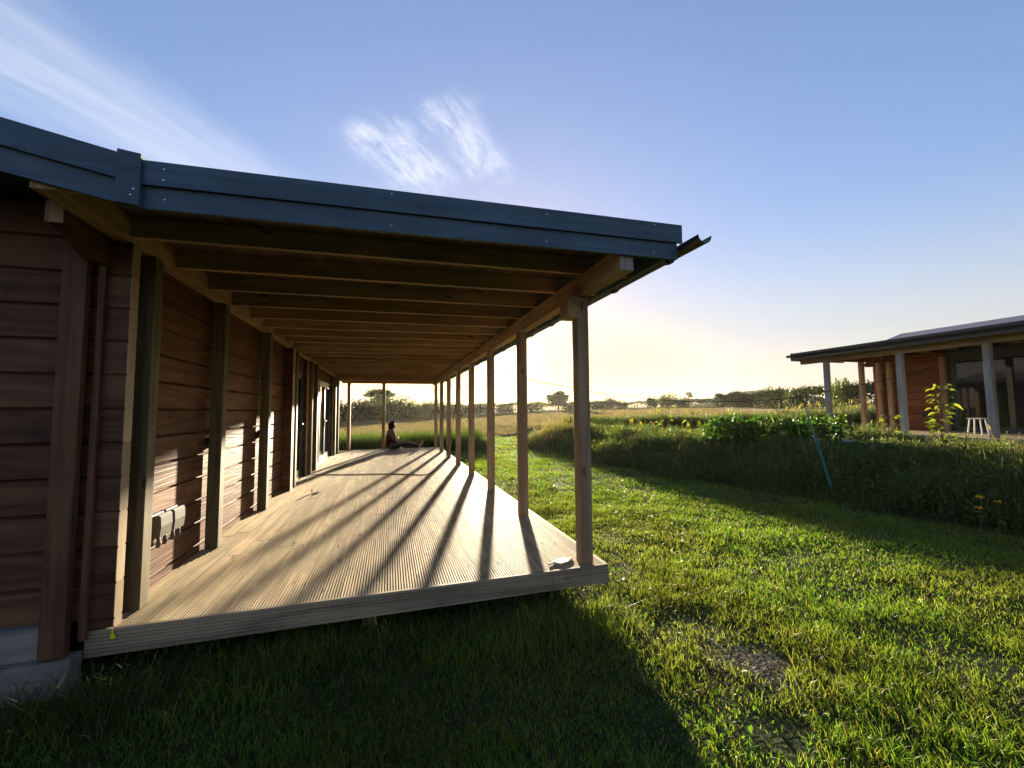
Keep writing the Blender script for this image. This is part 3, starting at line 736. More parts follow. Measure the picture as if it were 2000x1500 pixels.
# ================================================================== VEGETATION
def cam_fov(x, y, m=14):
    a = np.degrees(np.arctan2(x, y)); return (a > -36 - m) & (a < 69 + m)
def scatter(x0, x1, y0, y1, dens):
    n = int((x1 - x0) * (y1 - y0) * dens); return RNG.uniform(x0, x1, n), RNG.uniform(y0, y1, n)
def on_lawn(x, y):
    deck = (x > -9.0) & (x < 1.3) & (y > 3.6) & (y < 14.3)
    cabn = (x < -1.66) & (y > 2.93) & (y < 14.7)
    return ~deck & ~cabn & (x < foot(y) + .25) & ~in_field(x, y)
LAWN = [(.100, .195, .028), (.125, .22, .032), (.08, .165, .028), (.155, .22, .04), (.20, .19, .065)]
def lawn():
    parts = []
    for d0, d1, dens, w, hs in ((.6, 2.6, 10000, .0038, 1.0), (2.6, 4.5, 6000, .0048, 1.0), (4.5, 8, 2800, .007, 1.0), (8, 14, 950, .012, 1.05), (14, 26, 330, .022, 1.1)):
        x, y = scatter(-min(d1, 9), d1, -.8 if d0 < 3 else -.8, d1, dens); r = np.hypot(x, y)
        k = (r >= d0) & (r < d1) & cam_fov(x, y) & on_lawn(x, y); x, y = x[k], y[k]
        cl = .5 * vnoise(x * 2.3, y * 2.3) + .3 * vnoise(x * 6 + 3, y * 6) + .2 * vnoise(x * 15, y * 15)
        pd = np.hypot((x - 2.1), (y - 2.08) * .8) + .42 * (vnoise(x * 6, y * 6) - .5)
        pd2 = np.hypot(x - 1.75, (y - 1.62)) + .2 * (vnoise(x * 5, y * 5) - .5)
        keep = (RNG.uniform(size=len(x)) < (.12 if d0 < 4 else .35) + 1.35 * cl ** 1.3) & (RNG.uniform(size=len(x)) < sstep(.05, .26, pd) + .04) & (RNG.uniform(size=len(x)) < sstep(.05, .2, pd2) + .1)
        x, y, cl = x[keep], y[keep], cl[keep]; n = len(x)
        h = (.02 + .075 * cl ** 1.5) * RNG.uniform(.6, 1.35, n) * hs
        h *= np.where((y > 2.5) & (y < 3.05) & (x < 1.75), RNG.choice([1, 1.6, 3.2], n, p=[.4, .35, .25]), 1)
        la = RNG.uniform(0, 2 * np.pi, n); lm = h * RNG.uniform(.15, 1.0, n)
        c = varcol(n, LAWN, .25) * (.75 + .5 * vnoise(x * 1.3, y * 1.3 + 9))[:, None]
        yl = sstep(.5, .8, vnoise(x * .9 + 4, y * .9))[:, None] * .5
        c = c * (1 - yl) + yl * np.array([.15, .15, .045])
        P = np.c_[x, y, terrain(x, y) - .004]
        parts.append(blades(P, h, np.full(n, w) * RNG.uniform(.6, 1.4, n), np.c_[np.cos(la), np.sin(la)] * lm[:, None], c))
    # clover and other low broad leaves
    x, y = scatter(-4, 8, -.5, 9, 160); k = on_lawn(x, y) & (vnoise(x * 1.7 + 20, y * 1.7) > .52) & cam_fov(x, y); x, y = x[k], y[k]; n = len(x)
    P = np.c_[x, y, terrain(x, y) + RNG.uniform(.015, .05, n)]
    parts.append(leaves(P, RNG.uniform(.018, .042, n), varcol(n, [(.05, .11, .02), (.07, .13, .025)], .2), .6, .75))
    # long unmown stems against the front of the deck and the plinth
    x = np.r_[RNG.uniform(-3.6, 1.75, 1500), RNG.normal(-1.45, .25, 500)]; y = np.r_[RNG.uniform(2.62, 3.0, 1500), RNG.normal(2.72, .12, 500)]; n = len(x)
    k = (RNG.uniform(size=n) < .25 + vnoise(x * 2.2, y * 2)) & ((x > -1.62) | (y < 2.92)); x, y = x[k], y[k]; n = len(x)
    h = RNG.uniform(.12, .34, n); la = RNG.uniform(0, 6.28, n)
    parts.append(blades(np.c_[x, y, terrain(x, y)], h, np.full(n, .0035), np.c_[np.cos(la), np.sin(la)] * (h * RNG.uniform(.2, 1.1, n))[:, None], varcol(n, [(.07, .11, .03), (.10, .11, .05), (.05, .09, .025)], .2)))
    # straw and clippings, thickest on the worn patch
    x1, y1 = scatter(-3, 7, .2, 8, 40); x2 = RNG.normal(2.05, .2, 700); y2 = RNG.normal(1.98, .2, 700)
    x = np.r_[x1, x2]; y = np.r_[y1, y2]; k = on_lawn(x, y); x, y = x[k], y[k]; n = len(x)
    la = RNG.uniform(0, 2 * np.pi, n); ln = RNG.uniform(.03, .11, n)
    parts.append(blades(np.c_[x, y, terrain(x, y) + .004], RNG.uniform(.004, .03, n), np.full(n, .004), np.c_[np.cos(la), np.sin(la)] * ln[:, None], varcol(n, [(.11, .09, .05), (.08, .065, .035)], .25)))
    V, F4, F3, C = merge(parts)
    kind(link('lawn_grass', np_mesh('lawn_grass', V, F4, F3, C), M['grass']), 'stuff')
lawn()

RG = [(.068, .115, .034), (.085, .135, .038), (.058, .10, .03), (.105, .14, .045), (.15, .15, .065)]
def stand(name, x, y, h, w, cols=RG, lean=.45, jit=.25, mat='rough', straw=0, extra=None):
    n = len(x); la = RNG.uniform(0, 2 * np.pi, n); lm = h * RNG.uniform(.08, lean, n)
    c = varcol(n, cols, jit)
    parts = [blades(np.c_[x, y, terrain(x, y) - .01], h, w, np.c_[np.cos(la), np.sin(la)] * lm[:, None], c)]
    if straw:                                     # flowering stems with a seed head
        k = RNG.uniform(size=n) < straw; xs, ys, hs = x[k], y[k], h[k] * RNG.uniform(1.05, 1.45, k.sum()); m = k.sum()
        la = RNG.uniform(0, 2 * np.pi, m); L = np.c_[np.cos(la), np.sin(la)] * (hs * .18)[:, None]
        sc = varcol(m, [(.22, .19, .09), (.16, .16, .06), (.26, .20, .12)], .2)
        zb = terrain(xs, ys)
        parts.append(blades(np.c_[xs, ys, zb], hs, np.maximum(w[k] * .5, .004), L, sc))
        parts.append(blades(np.c_[xs + L[:, 0] * .8, ys + L[:, 1] * .8, zb + hs * .82], hs * .2, np.maximum(w[k] * 1.6, .012), L * .35, sc))
    if extra: parts += extra
    V, F4, F3, C = merge(parts)
    return kind(link(name, np_mesh(name, V, F4, F3, C), M[mat]), 'stuff')

def bank_height(x, y):
    u = x - foot(y)
    tuss = .45 + .75 * vnoise(x * 1.5, y * 1.5) + .35 * (vnoise(x * 4 + 9, y * 4) - .5)
    return (.15 + .36 * sstep(-.2, .45, u) * (1 - .62 * sstep(.9, 1.9, u))) * tuss
def bank():
    x, y = scatter(5.0, 12.5, 1.0, 19.0, 2200); u = x - foot(y)
    k = (u > -.4 + .75 * vnoise(x * 1.3, y * 1.3)) & (u < 4.8) & (x < NX - .35) & cam_fov(x, y) & ((RNG.uniform(size=len(x)) < 1 - .55 * sstep(2.2, 3.5, u)))
    k &= RNG.uniform(size=len(x)) < np.where(y > 9, .6, 1)
    x, y = x[k], y[k]; n = len(x); r = np.hypot(x, y)
    h = bank_height(x, y) * RNG.uniform(.45, 1.25, n) * np.where(RNG.uniform(size=n) < .012, 1.7, 1)
    # broad-leaved weeds through the stand
    xw, yw = scatter(5.2, 11.8, 1.2, 18, 900); uw = xw - foot(yw)
    kw = (uw > 0) & (uw < 4.2) & cam_fov(xw, yw) & (vnoise(xw * 1.1 + 31, yw * 1.1) > .42); xw, yw = xw[kw], yw[kw]; m = len(xw)
    zw = terrain(xw, yw) + bank_height(xw, yw) * RNG.uniform(.15, 1.0, m)
    ex = leaves(np.c_[xw, yw, zw], RNG.uniform(.035, .10, m), varcol(m, [(.06, .115, .032), (.075, .135, .036), (.095, .15, .042)], .25), .5, .5)
    xs, ys = scatter(5.6, 10.5, 1.5, 16, 5.5); us = xs - foot(ys); ks = (us > .05) & (us < 3.2); xs, ys = xs[ks], ys[ks]; ns = len(xs)
    hs = RNG.uniform(.25, .62, ns) * np.where(us[ks] > 1.2, .8, 1.0); zs = terrain(xs, ys); sl_ = RNG.normal(size=(ns, 2)) * .10
    stalk = blades(np.c_[xs, ys, zs], hs, np.full(ns, .016), sl_, varcol(ns, [(.08, .12, .03), (.12, .13, .05)], .2))
    m_ = 16; f_ = np.tile(np.linspace(.15, 1.0, m_), ns); I_ = np.repeat(np.arange(ns), m_)
    Pw = np.c_[xs[I_] + sl_[I_, 0] * f_, ys[I_] + sl_[I_, 1] * f_, zs[I_] + hs[I_] * f_] + RNG.normal(size=(ns * m_, 3)) * np.array([.05, .05, .012]) * (1.25 - f_)[:, None]
    wl = leaves(Pw, (.15 - .09 * f_) * RNG.uniform(.6, 1.2, ns * m_), varcol(ns, [(.07, .15, .03), (.05, .11, .025), (.10, .16, .04), (.13, .15, .06)], .2)[I_], .7, .42)
    xd, yd = scatter(10.6, 11.95, 5.9, 12, 420); md = len(xd)
    hd = RNG.uniform(.12, .42, md) * (.5 + vnoise(xd * 2, yd * 2)); zd = terrain(xd, yd) + hd * RNG.uniform(.2, 1, md)
    ex2 = leaves(np.c_[xd, yd, zd], RNG.uniform(.04, .11, md), varcol(md, [(.06, .11, .02), (.09, .14, .03), (.05, .09, .02)], .25), .5, .5)
    x = np.r_[x, xd]; y = np.r_[y, yd]; h = np.r_[h, hd * 1.2]; r = np.hypot(x, y)
    ex = merge([ex, ex2, stalk, wl])
    stand('bank_grass', x, y, h, .004 + .0009 * r, straw=.012, extra=[ex])
bank()
# small pale and yellow wild flowers dotted through the bank
def flowers():
    x, y = scatter(5.6, 9.5, 2.2, 13, 2.3); u = x - foot(y); k = (u > .1) & (u < 2.4); x, y = x[k], y[k]; n = len(x)
    z = terrain(x, y) + bank_height(x, y) * RNG.uniform(.6, 1.15, n)
    P = np.c_[x, y, z]; Q = []; cols = []
    for i in range(n):
        c = random.choice([(.75, .72, .6), (.75, .72, .6), (.7, .5, .05)])
        for _ in range(5): Q.append(P[i] + RNG.normal(size=3) * .008); cols.append(c)
    V, F4, F3, C = leaves(np.array(Q), np.full(len(Q), .026), np.array(cols), .8, .8)
    o = kind(link('wild_flowers', np_mesh('wild_flowers', V, F4, F3, C), M['leaf']), 'stuff')
flowers()
# ash and chips on the worn patch
x = RNG.normal(2.08, .13, 420); y = RNG.normal(2.05, .13, 420); n = len(x)
V, F4, F3, C = leaves(np.c_[x, y, terrain(x, y) + .006], RNG.uniform(.008, .035, n), varcol(n, [(.42, .41, .40), (.25, .24, .23), (.10, .09, .08), (.18, .14, .09)], .2), .0, .6, .2)
V = V.reshape(-1, 4, 3); V[:, :, 2] = V[:, :, 2] * .25 + (terrain(V[:, :, 0], V[:, :, 1]) + .006) * .75; V = V.reshape(-1, 3)
kind(link('ash_chips', np_mesh('ash_chips', V, F4, F3, C), M['wheat']), 'stuff')
# tall grass behind the deck and round to the field edge
x, y = scatter(-14, 4.0, 15.9, 18.6, 900)
k = (x < 3.6 + .5 * vnoise(x, y * 2)) & cam_fov(x, y); x, y = x[k], y[k]
stand('tall_grass', x, y, RNG.uniform(.42, .86, len(x)) * (.75 + .5 * vnoise(x * .8, y * .8)), np.full(len(x), .016), [(.05, .10, .02), (.07, .13, .025), (.04, .08, .02), (.09, .13, .035)], .3)
# long grass bank at the edge of the field, right of the lawn
x, y = scatter(8, 34, 9.4, 24, 520)
edge = np.maximum(17.4 - .42 * np.maximum(0, x - 10), 11.5) + 1.5 * (vnoise(x * .4, 3 + 0 * x) - .5)
k = (y > edge) & (y < edge + 3.2 + .05 * x) & (x > 9 + 1.0 * vnoise(y, 0 * y)) & cam_fov(x, y); x, y = x[k], y[k]
stand('field_margin_grass', x, y, (.42 + .5 * vnoise(x * .5 + 8, y * .5)) * RNG.uniform(.7, 1.2, len(x)), np.full(len(x), .024), [(.05, .09, .02), (.065, .11, .025), (.10, .13, .04)], .4, straw=.02)
x, y = scatter(11.5, 26, -1, 16, 160)
k = ~((x > NX - .3) & (y < 9.05)) & cam_fov(x, y); x, y = x[k], y[k]
stand('short_grass', x, y, .12 * RNG.uniform(.5, 1.4, len(x)), np.full(len(x), .02))
# tussock at the end of the bank
x = RNG.normal(6.75, .55, 5200); y = RNG.normal(16.4, .95, 5200)
d = np.hypot((x - 6.75) / 1.3, (y - 16.4) / 2.1); k = d < 1.15; x, y, d = x[k], y[k], d[k]
o = stand('tall_grass_tussock', x, y, (.85 - .35 * d) * RNG.uniform(.6, 1.2, len(x)), np.full(len(x), .015), [(.08, .11, .035), (.06, .09, .025), (.16, .15, .07)], .55, straw=.06)
# wheat
def wheat():
    parts = []
    for y0, y1, dens, w in ((20, 32, 200, .03), (32, 48, 70, .055), (48, 100, 20, .11)):
        x, y = scatter(-40 if y0 < 40 else -60, 40 if y0 < 40 else 90, y0, y1, dens)
        k = cam_fov(x, y, 6) & in_field(x, y) & (RNG.uniform(size=len(x)) < .8)
        x, y = x[k], y[k]; n = len(x); h = RNG.uniform(.20, .29, n); la = RNG.uniform(0, 6.28, n)
        parts.append(blades(np.c_[x, y, terrain(x, y)], h, np.full(n, w) * RNG.uniform(.6, 1.3, n), np.c_[np.cos(la), np.sin(la)] * (h * .3)[:, None], varcol(n, [(.20, .165, .085), (.24, .20, .11), (.16, .15, .07)], .15)))
    V, F4, F3, C = merge(parts)
    kind(link('wheat_crop', np_mesh('wheat_crop', V, F4, F3, C), M['wheat']), 'stuff')
wheat()

# ---- trees and hedges
def crown_mesh(name, lobes, n, size, cols, shell=.55, flat=1.0):
    """leaf faces spread through several lobes (cx,cy,cz,rx,ry,rz)"""
    w = np.array([l[3] * l[4] * l[5] for l in lobes]) ** .75; k = RNG.choice(len(lobes), n, p=w / w.sum()); L = np.array(lobes)[k]
    d = RNG.normal(size=(n, 3)); d /= np.linalg.norm(d, axis=1)[:, None]
    r = (shell + (1.05 - shell) * RNG.uniform(size=n) ** .7)
    wob = .72 + .5 * vnoise(d[:, 0] * 3 + k * 5.1, d[:, 1] * 3 + d[:, 2] * 4)
    P = L[:, :3] + d * (r * wob)[:, None] * L[:, 3:6]
    P[:, 2] = np.maximum(P[:, 2], .05)
    V, F4, F3, C = leaves(P, size * RNG.uniform(.6, 1.4, n), varcol(n, cols, .3), .2, .65, .3)
    return np_mesh(name, V, F4, F3, C)
def limbs(name, h, r, spread, nb=6, seed=0):
    rr = random.Random(seed); mb = MB()
    mb.tube([(0, 0, -.3), (.02 * h, 0, h * .3), (-.02 * h, .01 * h, h * .6), (.02 * h, 0, h * .85)], [r * 1.3, r, r * .65, r * .2], 7)
    for i in range(nb):
        a = 6.28 * i / nb + rr.uniform(-.3, .3); z = h * rr.uniform(.2, .6); s = spread * rr.uniform(.5, .9)
        mb.tube([(0, 0, z), (s * .5 * math.cos(a), s * .5 * math.sin(a), z + h * .14), (s * math.cos(a), s * math.sin(a), z + h * rr.uniform(.2, .36))], [r * .5, r * .32, r * .1], 5)
    return mb
HC = [(.045, .075, .025), (.06, .09, .028), (.035, .06, .022), (.08, .10, .035)]
HP = [(.10, .14, .045), (.08, .12, .035), (.12, .14, .06)]
bush_var = []
for v in range(5):
    rr = random.Random(v); lob = [(rr.uniform(-.6, .6), rr.uniform(-.5, .5), rr.uniform(.3, .62), rr.uniform(.35, .65), rr.uniform(.35, .6), rr.uniform(.22, .42)) for _ in range(7)] + [(0, 0, .3, .8, .7, .32)]
    bush_var.append((crown_mesh('bush_crown', lob, 2600, .085, HC if v < 3 else HP, .35), limbs('stem', .7, .03, .5, 6, v)))
bush_var = [(c, l.build('x', M['bark'])) for c, l in bush_var]
bush_me = []
for c, l in bush_var:
    c.materials.append(M['leaf']); bush_me.append((c, l.data)); bpy.data.objects.remove(l)
def bush(x, y, wid, hgt, v, label, cat='bush', group='bushes along the far side of the field', name='hedgerow_bush', rot=None):
    z = float(terrain(x, y)); t = thing(name, label, cat, group, (x, y, z - .05))
    t.rotation_euler = (0, 0, random.uniform(0, 6.28) if rot is None else rot); t.scale = (wid / 2.0, wid / 2.0, hgt)
    c = bpy.data.objects.new('crown', bush_me[v][0]); COL.objects.link(c); c.parent = t
    s = bpy.data.objects.new('trunk', bush_me[v][1]); COL.objects.link(s); s.parent = t
    return t
F_CAM = 797.0; YAW = 16.717
def at(az_px, dist):              # ground point on the bearing of a column of the photograph, at a real distance
    a = math.radians(YAW) + math.atan((az_px - 1000) / F_CAM); return dist * math.sin(a), dist * math.cos(a)
BL = [(560, 60, 6.0, 3.4, 0, 'dark bush, half hidden by the far corner of the near cabin'), (612, 61, 5.5, 3.3, 1, 'dark dense bush seen between the last wall post and the corner of the veranda'),
      (652, 61, 5.0, 3.1, 2, 'dark bush seen just left of the slim far post beside the wall'), (695, 62, 5.0, 3.0, 0, 'dark rounded bush seen between the two slim far posts'),
      (728, 63, 4.6, 3.3, 1, 'bushy dark shrub in front of the flat topped tree'), (772, 64, 5.4, 3.6, 2, 'tall dark bush above the head of the sitting person'),
      (803, 66, 4.0, 2.9, 3, 'paler bush behind the field above the legs of the sitting person'), (842, 74, 5.0, 3.2, 4, 'pale bush seen just left of the farthest right hand post'),
      (868, 78, 4.2, 2.8, 0, 'bush seen in the gap between the two farthest right hand posts'), (884, 82, 4.6, 3.0, 1, 'hazy bush seen behind the hanging cable'),
      (908, 86, 4.5, 2.8, 2, 'hazy bush seen left of the fifth post from the front'), (940, 90, 5.4, 2.9, 0, 'hazy bush beneath the sun glow, left of the third post'),
      (985, 93, 5.5, 2.6, 1, 'low hazy bush in the sun glare between the second and third posts'), (1040, 95, 5.0, 2.7, 2, 'bush immediately left of the tall oak on the skyline'),
      (1112, 98, 3.4, 2.3, 1, 'low bush at the right foot of the skyline oak'), (1165, 101, 4.4, 2.6, 0, 'spiky bush just right of the nearest post on the skyline'),
      (1190, 101, 4.6, 3.3, 2, 'tallest spiky bush right of the nearest post on the skyline'), (1212, 102, 3.4, 2.6, 1, 'small dark bush at the right end of the spiky skyline clump'),
      (1272, 103, 3.6, 3.2, 0, 'thin topped bush left of the pale green skyline bush'), (1303, 102, 5.2, 3.7, 3, 'pale green bush standing out in front of the skyline hedge'),
      (1330, 103, 4.0, 3.1, 1, 'dark bush right of the pale green skyline bush'), (1448, 80, 3.6, 2.9, 2, 'feathery bush at the left end of the dark right hand hedge'),
      (1555, 66, 3.2, 2.9, 0, 'twiggy bush topping the dark hedge left of the far cabin'), (1660, 56, 4.0, 3.5, 4, 'bushy young tree seen between the first two posts of the far cabin'),
      (1520, 90, 7.0, 3.6, 3, 'rounded green tree crown rising behind the dark hedge')]
for px, d, w, h, v, lab in BL: bush(*at(px, d), w, h * (1.22 if px < 900 else 1.12), v, lab)
def tree(px, d, h, lobes, n, size, cols, label, name='oak_tree', r=.22):
    x, y = at(px, d); t = thing(name, label, 'tree', None, (x, y, float(terrain(x, y))))
    c = crown_mesh('crown', lobes, n, size, cols, .3); c.materials.append(M['leaf']); link('crown', c, None, t)
    limbs('trunk', h, r, h * .5, 7, int(px)).build('trunk', M['bark'], t)
tree(1090, 97, 5.4, [(0, 0, 3.4, 1.7, 1.7, 1.1), (1.5, .2, 3.0, 1.2, 1.2, .9), (-1.7, 0, 2.9, 1.1, 1.1, .9), (.4, 0, 4.3, 1.1, 1.1, .6), (-2.2, .3, 3.6, .6, .6, .4), (2.2, 0, 3.6, .6, .6, .45), (-.8, 0, 2.0, 1.2, 1.2, .7), (1.0, 0, 1.9, 1.2, 1.2, .7)], 4200, .32, HC, 'solitary oak with an uneven crown on the skyline, left of the nearest post')
tree(742, 78, 5.8, [(0, 0, 4.9, 2.2, 2.2, .65), (1.6, 0, 4.5, 1.2, 1.2, .5), (-1.7, 0, 4.5, 1.3, 1.3, .5), (0, 0, 3.7, 1.9, 1.9, .8), (.8, 0, 2.8, 2.2, 2.0, .9), (-1.0, 0, 2.7, 2.2, 2.0, .9)], 4600, .30, HC, 'flat topped tree showing above the bushes behind the slim far post', 'pine_tree')
tree(1345, 104, 3.9, [(0, 0, 3.3, .8, .8, .5), (.5, 0, 2.7, .6, .6, .3)], 500, .2, HC, 'thin airy sapling tree sticking up from the skyline hedge', 'young_tree', .06)
def hedge(pts, hgt, wid, n, size, cols, label, shoots=0):
    t = thing('hedge', label, 'hedge', None, (pts[0][0], pts[0][1], 0)); o0 = np.array([pts[0][0], pts[0][1], 0])
    seg = np.array(pts); L = np.hypot(*(seg[1:] - seg[:-1]).T); k = RNG.choice(len(L), n, p=L / L.sum()); f = RNG.uniform(size=n)[:, None]
    c = seg[k] * (1 - f) + seg[k + 1] * f; s = np.cumsum(np.r_[0, L])[k] + f[:, 0] * L[k]
    dn = (seg[k + 1] - seg[k]) / L[k][:, None]; nr = np.c_[-dn[:, 1], dn[:, 0]]
    topz = hgt * (.78 + .4 * vnoise(s * .35, 0 * s + 2) + .12 * vnoise(s * 1.3, 0 * s))
    ang = RNG.uniform(0, np.pi, n); rr = RNG.uniform(.72, 1.03, n)
    off = np.cos(ang) * wid / 2 * rr; z = topz * np.minimum(1, np.sin(ang) * 1.25) * rr
    P = np.c_[c + nr * off[:, None], 0 * s]; P[:, 2] = terrain(P[:, 0], P[:, 1]) + z
    parts = [leaves(P - o0, size * RNG.uniform(.6, 1.4, n), varcol(n, cols, .3), .2, .65, .3)]
    if shoots:
        q = RNG.uniform(size=n) < shoots; m = q.sum(); b = np.c_[c[q], terrain(c[q][:, 0], c[q][:, 1]) + topz[q] * .85] - o0
        hh = RNG.uniform(.3, .9, m) * hgt * .45; lean = RNG.normal(size=(m, 2)) * .12
        parts.append(blades(b, hh, np.full(m, .03), lean, varcol(m, cols, .2)))
        for g in (.35, .6, .8, 1.0):
            for _ in range(2): parts.append(leaves(b + np.c_[lean * g, hh * g] + RNG.normal(size=(m, 3)) * .06, np.full(m, size * .7), varcol(m, cols, .2)))
    V, F4, F3, C = merge(parts); link('foliage', np_mesh('foliage', V, F4, F3, C), M['leaf'], t)
    mb = MB()
    for i in range(len(pts)):
        x, y = pts[i][0] - o0[0], pts[i][1] - o0[1]; z = float(terrain(*pts[i])); mb.tube([(x, y, z - .2), (x + .1, y, z + hgt * .5), (x, y + .1, z + hgt * .7)], [.08, .05, .02], 6)
    mb.build('trunk', M['bark'], t)
hedge([at(540, 61), at(640, 62.5), at(740, 66), at(815, 69)], 1.9, 2.0, 9000, .30, HC, 'dark hedge bottom running under the bushes behind the sitting person')
hedge([at(812, 70), at(850, 77), at(900, 86), at(950, 92), at(1000, 96), at(1100, 102), at(1180, 104)], 2.2, 2.0, 13000, .30, HC, 'hazy field hedge running beneath the low sun', .01)
hedge([at(1150, 104), at(1250, 106), at(1340, 106), at(1440, 100)], 1.75, 2.0, 7000, .28, HC, 'low trimmed hedge along the skyline right of the nearest post', .01)
hedge([at(1400, 84), at(1470, 76), at(1540, 68), at(1620, 60), at(1720, 53), at(1900, 48)], 2.3, 2.0, 16000, .24, [(.028, .045, .018), (.04, .06, .022), (.022, .036, .016)], 'dark dense hedge left of and behind the far cabin', .02)
# distant pale hill on the right
V = []; n = 24
mb = MB(); prev = None
hx, hy = at(1478, 420)
rings = []
for k in range(9):
    r_ = 62 * (1 - k / 8); z = 1.0 + 16.5 * math.sin(math.pi / 2 * k / 8)
    rings.append([(hx + max(r_, .5) * math.cos(6.283 * i / n), hy + max(r_, .5) * 1.2 * math.sin(6.283 * i / n), z) for i in range(n)])
kind(mb.loft(rings).build('distant_hill', plain('hill_grass', (.14, .17, .12), .9, 0, .1, .2, .05), None, True), 'structure')

# ---- shrub, saplings, canes, tube, poppies on the bank
def gz(x, y): return float(terrain(x, y))
x0, y0 = at(1505, 11.2)
t = thing('leafy_shrub', 'bright green low leafy shrub on top of the bank left of the teal tube', 'shrub', None, (x0, y0, gz(x0, y0)))
lob = [(-.95 + .21 * k_, RNG.uniform(-.25, .25), RNG.uniform(.2, .34), .34, .32, .22) for k_ in range(10)]
c = crown_mesh('foliage', lob, 3600, .075, [(.055, .125, .024), (.07, .145, .028), (.04, .095, .02)], .4); c.materials.append(M['leaf']); link('foliage', c, None, t)
limbs('stem', .35, .012, .5, 7, 3).build('stem', M['bark'], t)
t.scale = (1.15, 1.0, 1.45); t.rotation_euler = (0, 0, R(-40))
def sapling(px, d, h, n_leaf, size, label, cols=((.15, .195, .04), (.185, .21, .045), (.11, .155, .038)), lean=0, zb=None):
    x, y = at(px, d); z = gz(x, y); t = thing('sapling', label, 'sapling', 'young trees planted on the bank', (x, y, z)); rr = random.Random(int(px))
    pts = [(0, 0, -.05), (lean * .3, .01, h * .35), (lean * .7, -.01, h * .7), (lean, 0, h)]
    sb = MB().tube(spline(pts, 3), [.011 * (1 - .75 * i / 9) for i in range(10)], 6)
    Vs, Fs, Cs = [], [], []
    for i in range(n_leaf):
        f = rr.uniform(.3, 1.0) if n_leaf < 40 else rr.uniform(.42, 1.0); a = i * 2.4 + rr.uniform(-.4, .4); b = Vector((lean * f, 0, h * f))
        ln = size * rr.uniform(.8, 1.35); out = Vector((math.cos(a), math.sin(a), rr.uniform(-.1, .55))).normalized(); st = b + out * size * rr.uniform(.5, 1.6)
        sb.tube([b, (b + st) / 2 + Vector((0, 0, .02)), st], [.004, .003, .002], 4)
        side = (Matrix.Rotation(rr.uniform(-1.1, 1.1), 3, out) @ out.cross(Vector((0, 0, 1)))).normalized(); drop = Vector((0, 0, -ln * rr.uniform(.2, .8))); o_ = len(Vs)
        col = np.array(rr.choice(cols)) * rr.uniform(.8, 1.2)
        for u, w in ((0, 0), (.3, .26), (.65, .24), (1, 0)):
            c0 = st + out * ln * u + drop * u * u
            if w == 0: Vs.append(c0)
            else: Vs += [c0 - side * ln * w + Vector((0, 0, ln * .08)), c0, c0 + side * ln * w + Vector((0, 0, ln * .08))]
        Fs += [(o_, o_ + 1, o_ + 2), (o_, o_ + 2, o_ + 3), (o_ + 1, o_ + 4, o_ + 2), (o_ + 2, o_ + 4, o_ + 5), (o_ + 2, o_ + 5, o_ + 3), (o_ + 3, o_ + 5, o_ + 6), (o_ + 4, o_ + 7, o_ + 5), (o_ + 5, o_ + 7, o_ + 6)]
        Cs += [col] * 8
    Fs = [f for f in Fs if max(f) < len(Vs)]
    link('leaves', np_mesh('leaves', np.array([tuple(v) for v in Vs]), None, np.array(Fs, np.int32), np.array(Cs)), M['young_leaf'], t)
    sb.build('stem', M['bark'], t)
sapling(1830, 9.0, 1.52, 80, .082, 'tallest yellow green sapling, before the dark window of the far cabin', lean=.08)
sapling(1725, 11.0, .78, 22, .10, 'leaning leafy sapling before the second grey post of the far cabin', lean=.14)
sapling(1655, 11.0, .82, 11, .09, 'small sapling with a few leaves, before the first grey post of the far cabin', lean=.06)
sapling(1606, 11.0, .66, 26, .07, 'small round yellow leaved sapling just right of the tall cane')
sapling(1872, 9.4, .62, 18, .08, 'low yellow green sapling at the right foot of the tallest sapling', lean=.1)
sapling(1845, 8.2, .26, 10, .08, 'orange tinted low sapling on the edge of the bank below the tallest sapling', cols=((.30, .16, .03), (.25, .20, .03)))
sapling(1298, 13.0, 1.0, 18, .13, 'yellow leaved sapling near the left end of the row of canes')
sapling(1350, 13.0, .85, 26, .12, 'bushy yellow sapling in the middle of the planted strip')
sapling(1240, 13.6, .60, 16, .11, 'reddish yellow sapling at the left end of the planted strip', cols=((.24, .17, .04), (.20, .19, .04)))
sapling(1423, 11.5, .55, 10, .12, 'sapling with dark reddish leaves left of the bright green shrub', cols=((.12, .06, .03), (.16, .14, .04)))
sapling(1175, 14.5, .95, 12, .11, 'tall thin weedy sapling just right of the nearest veranda post', cols=((.12, .16, .04), (.09, .12, .03)))
cane = None
for px, d, h in ((1268, 13, .72), (1291, 13.2, .85), (1340, 13, .6), (1374, 12.6, .85), (1401, 12.2, .72), (1414, 12.0, .66), (1437, 12.2, .7), (1449, 12, .6), (1518, 11.2, .92), (1553, 11.2, .85), (1567, 11.4, .72), (1577, 11.3, .8), (1696, 11.2, .80)):
    x, y = at(px, d)
    if cane is None:
        cane = MB().tube([(0, 0, -.05), (0, 0, .5), (.004, 0, 1.0)], [.009, .0085, .007], 7).build('bamboo_cane', M['cane'], None); c = cane
        tag(c, 'thin pale bamboo cane marking a planted sapling on the bank', 'cane', 'canes in the planted strip')
    else: c = dup(cane)
    c.location = (x, y, gz(x, y)); c.scale = (1, 1, h); c.rotation_euler = (random.uniform(-.05, .05), random.uniform(-.05, .05), 0)
x, y = at(1618, 8.75); z = gz(x, y)
tt = thing('tree_guard', 'teal plastic tree guard tube round a tall cane, leaning on the bank', 'tree guard', None, (x, y, z))
B = Vector((0, 0, .0)); T = Vector((7.0 - x - .02, 5.25 - y, .80 - z))
pts = [B + (T - B) * f for f in np.linspace(0, 1, 9)]
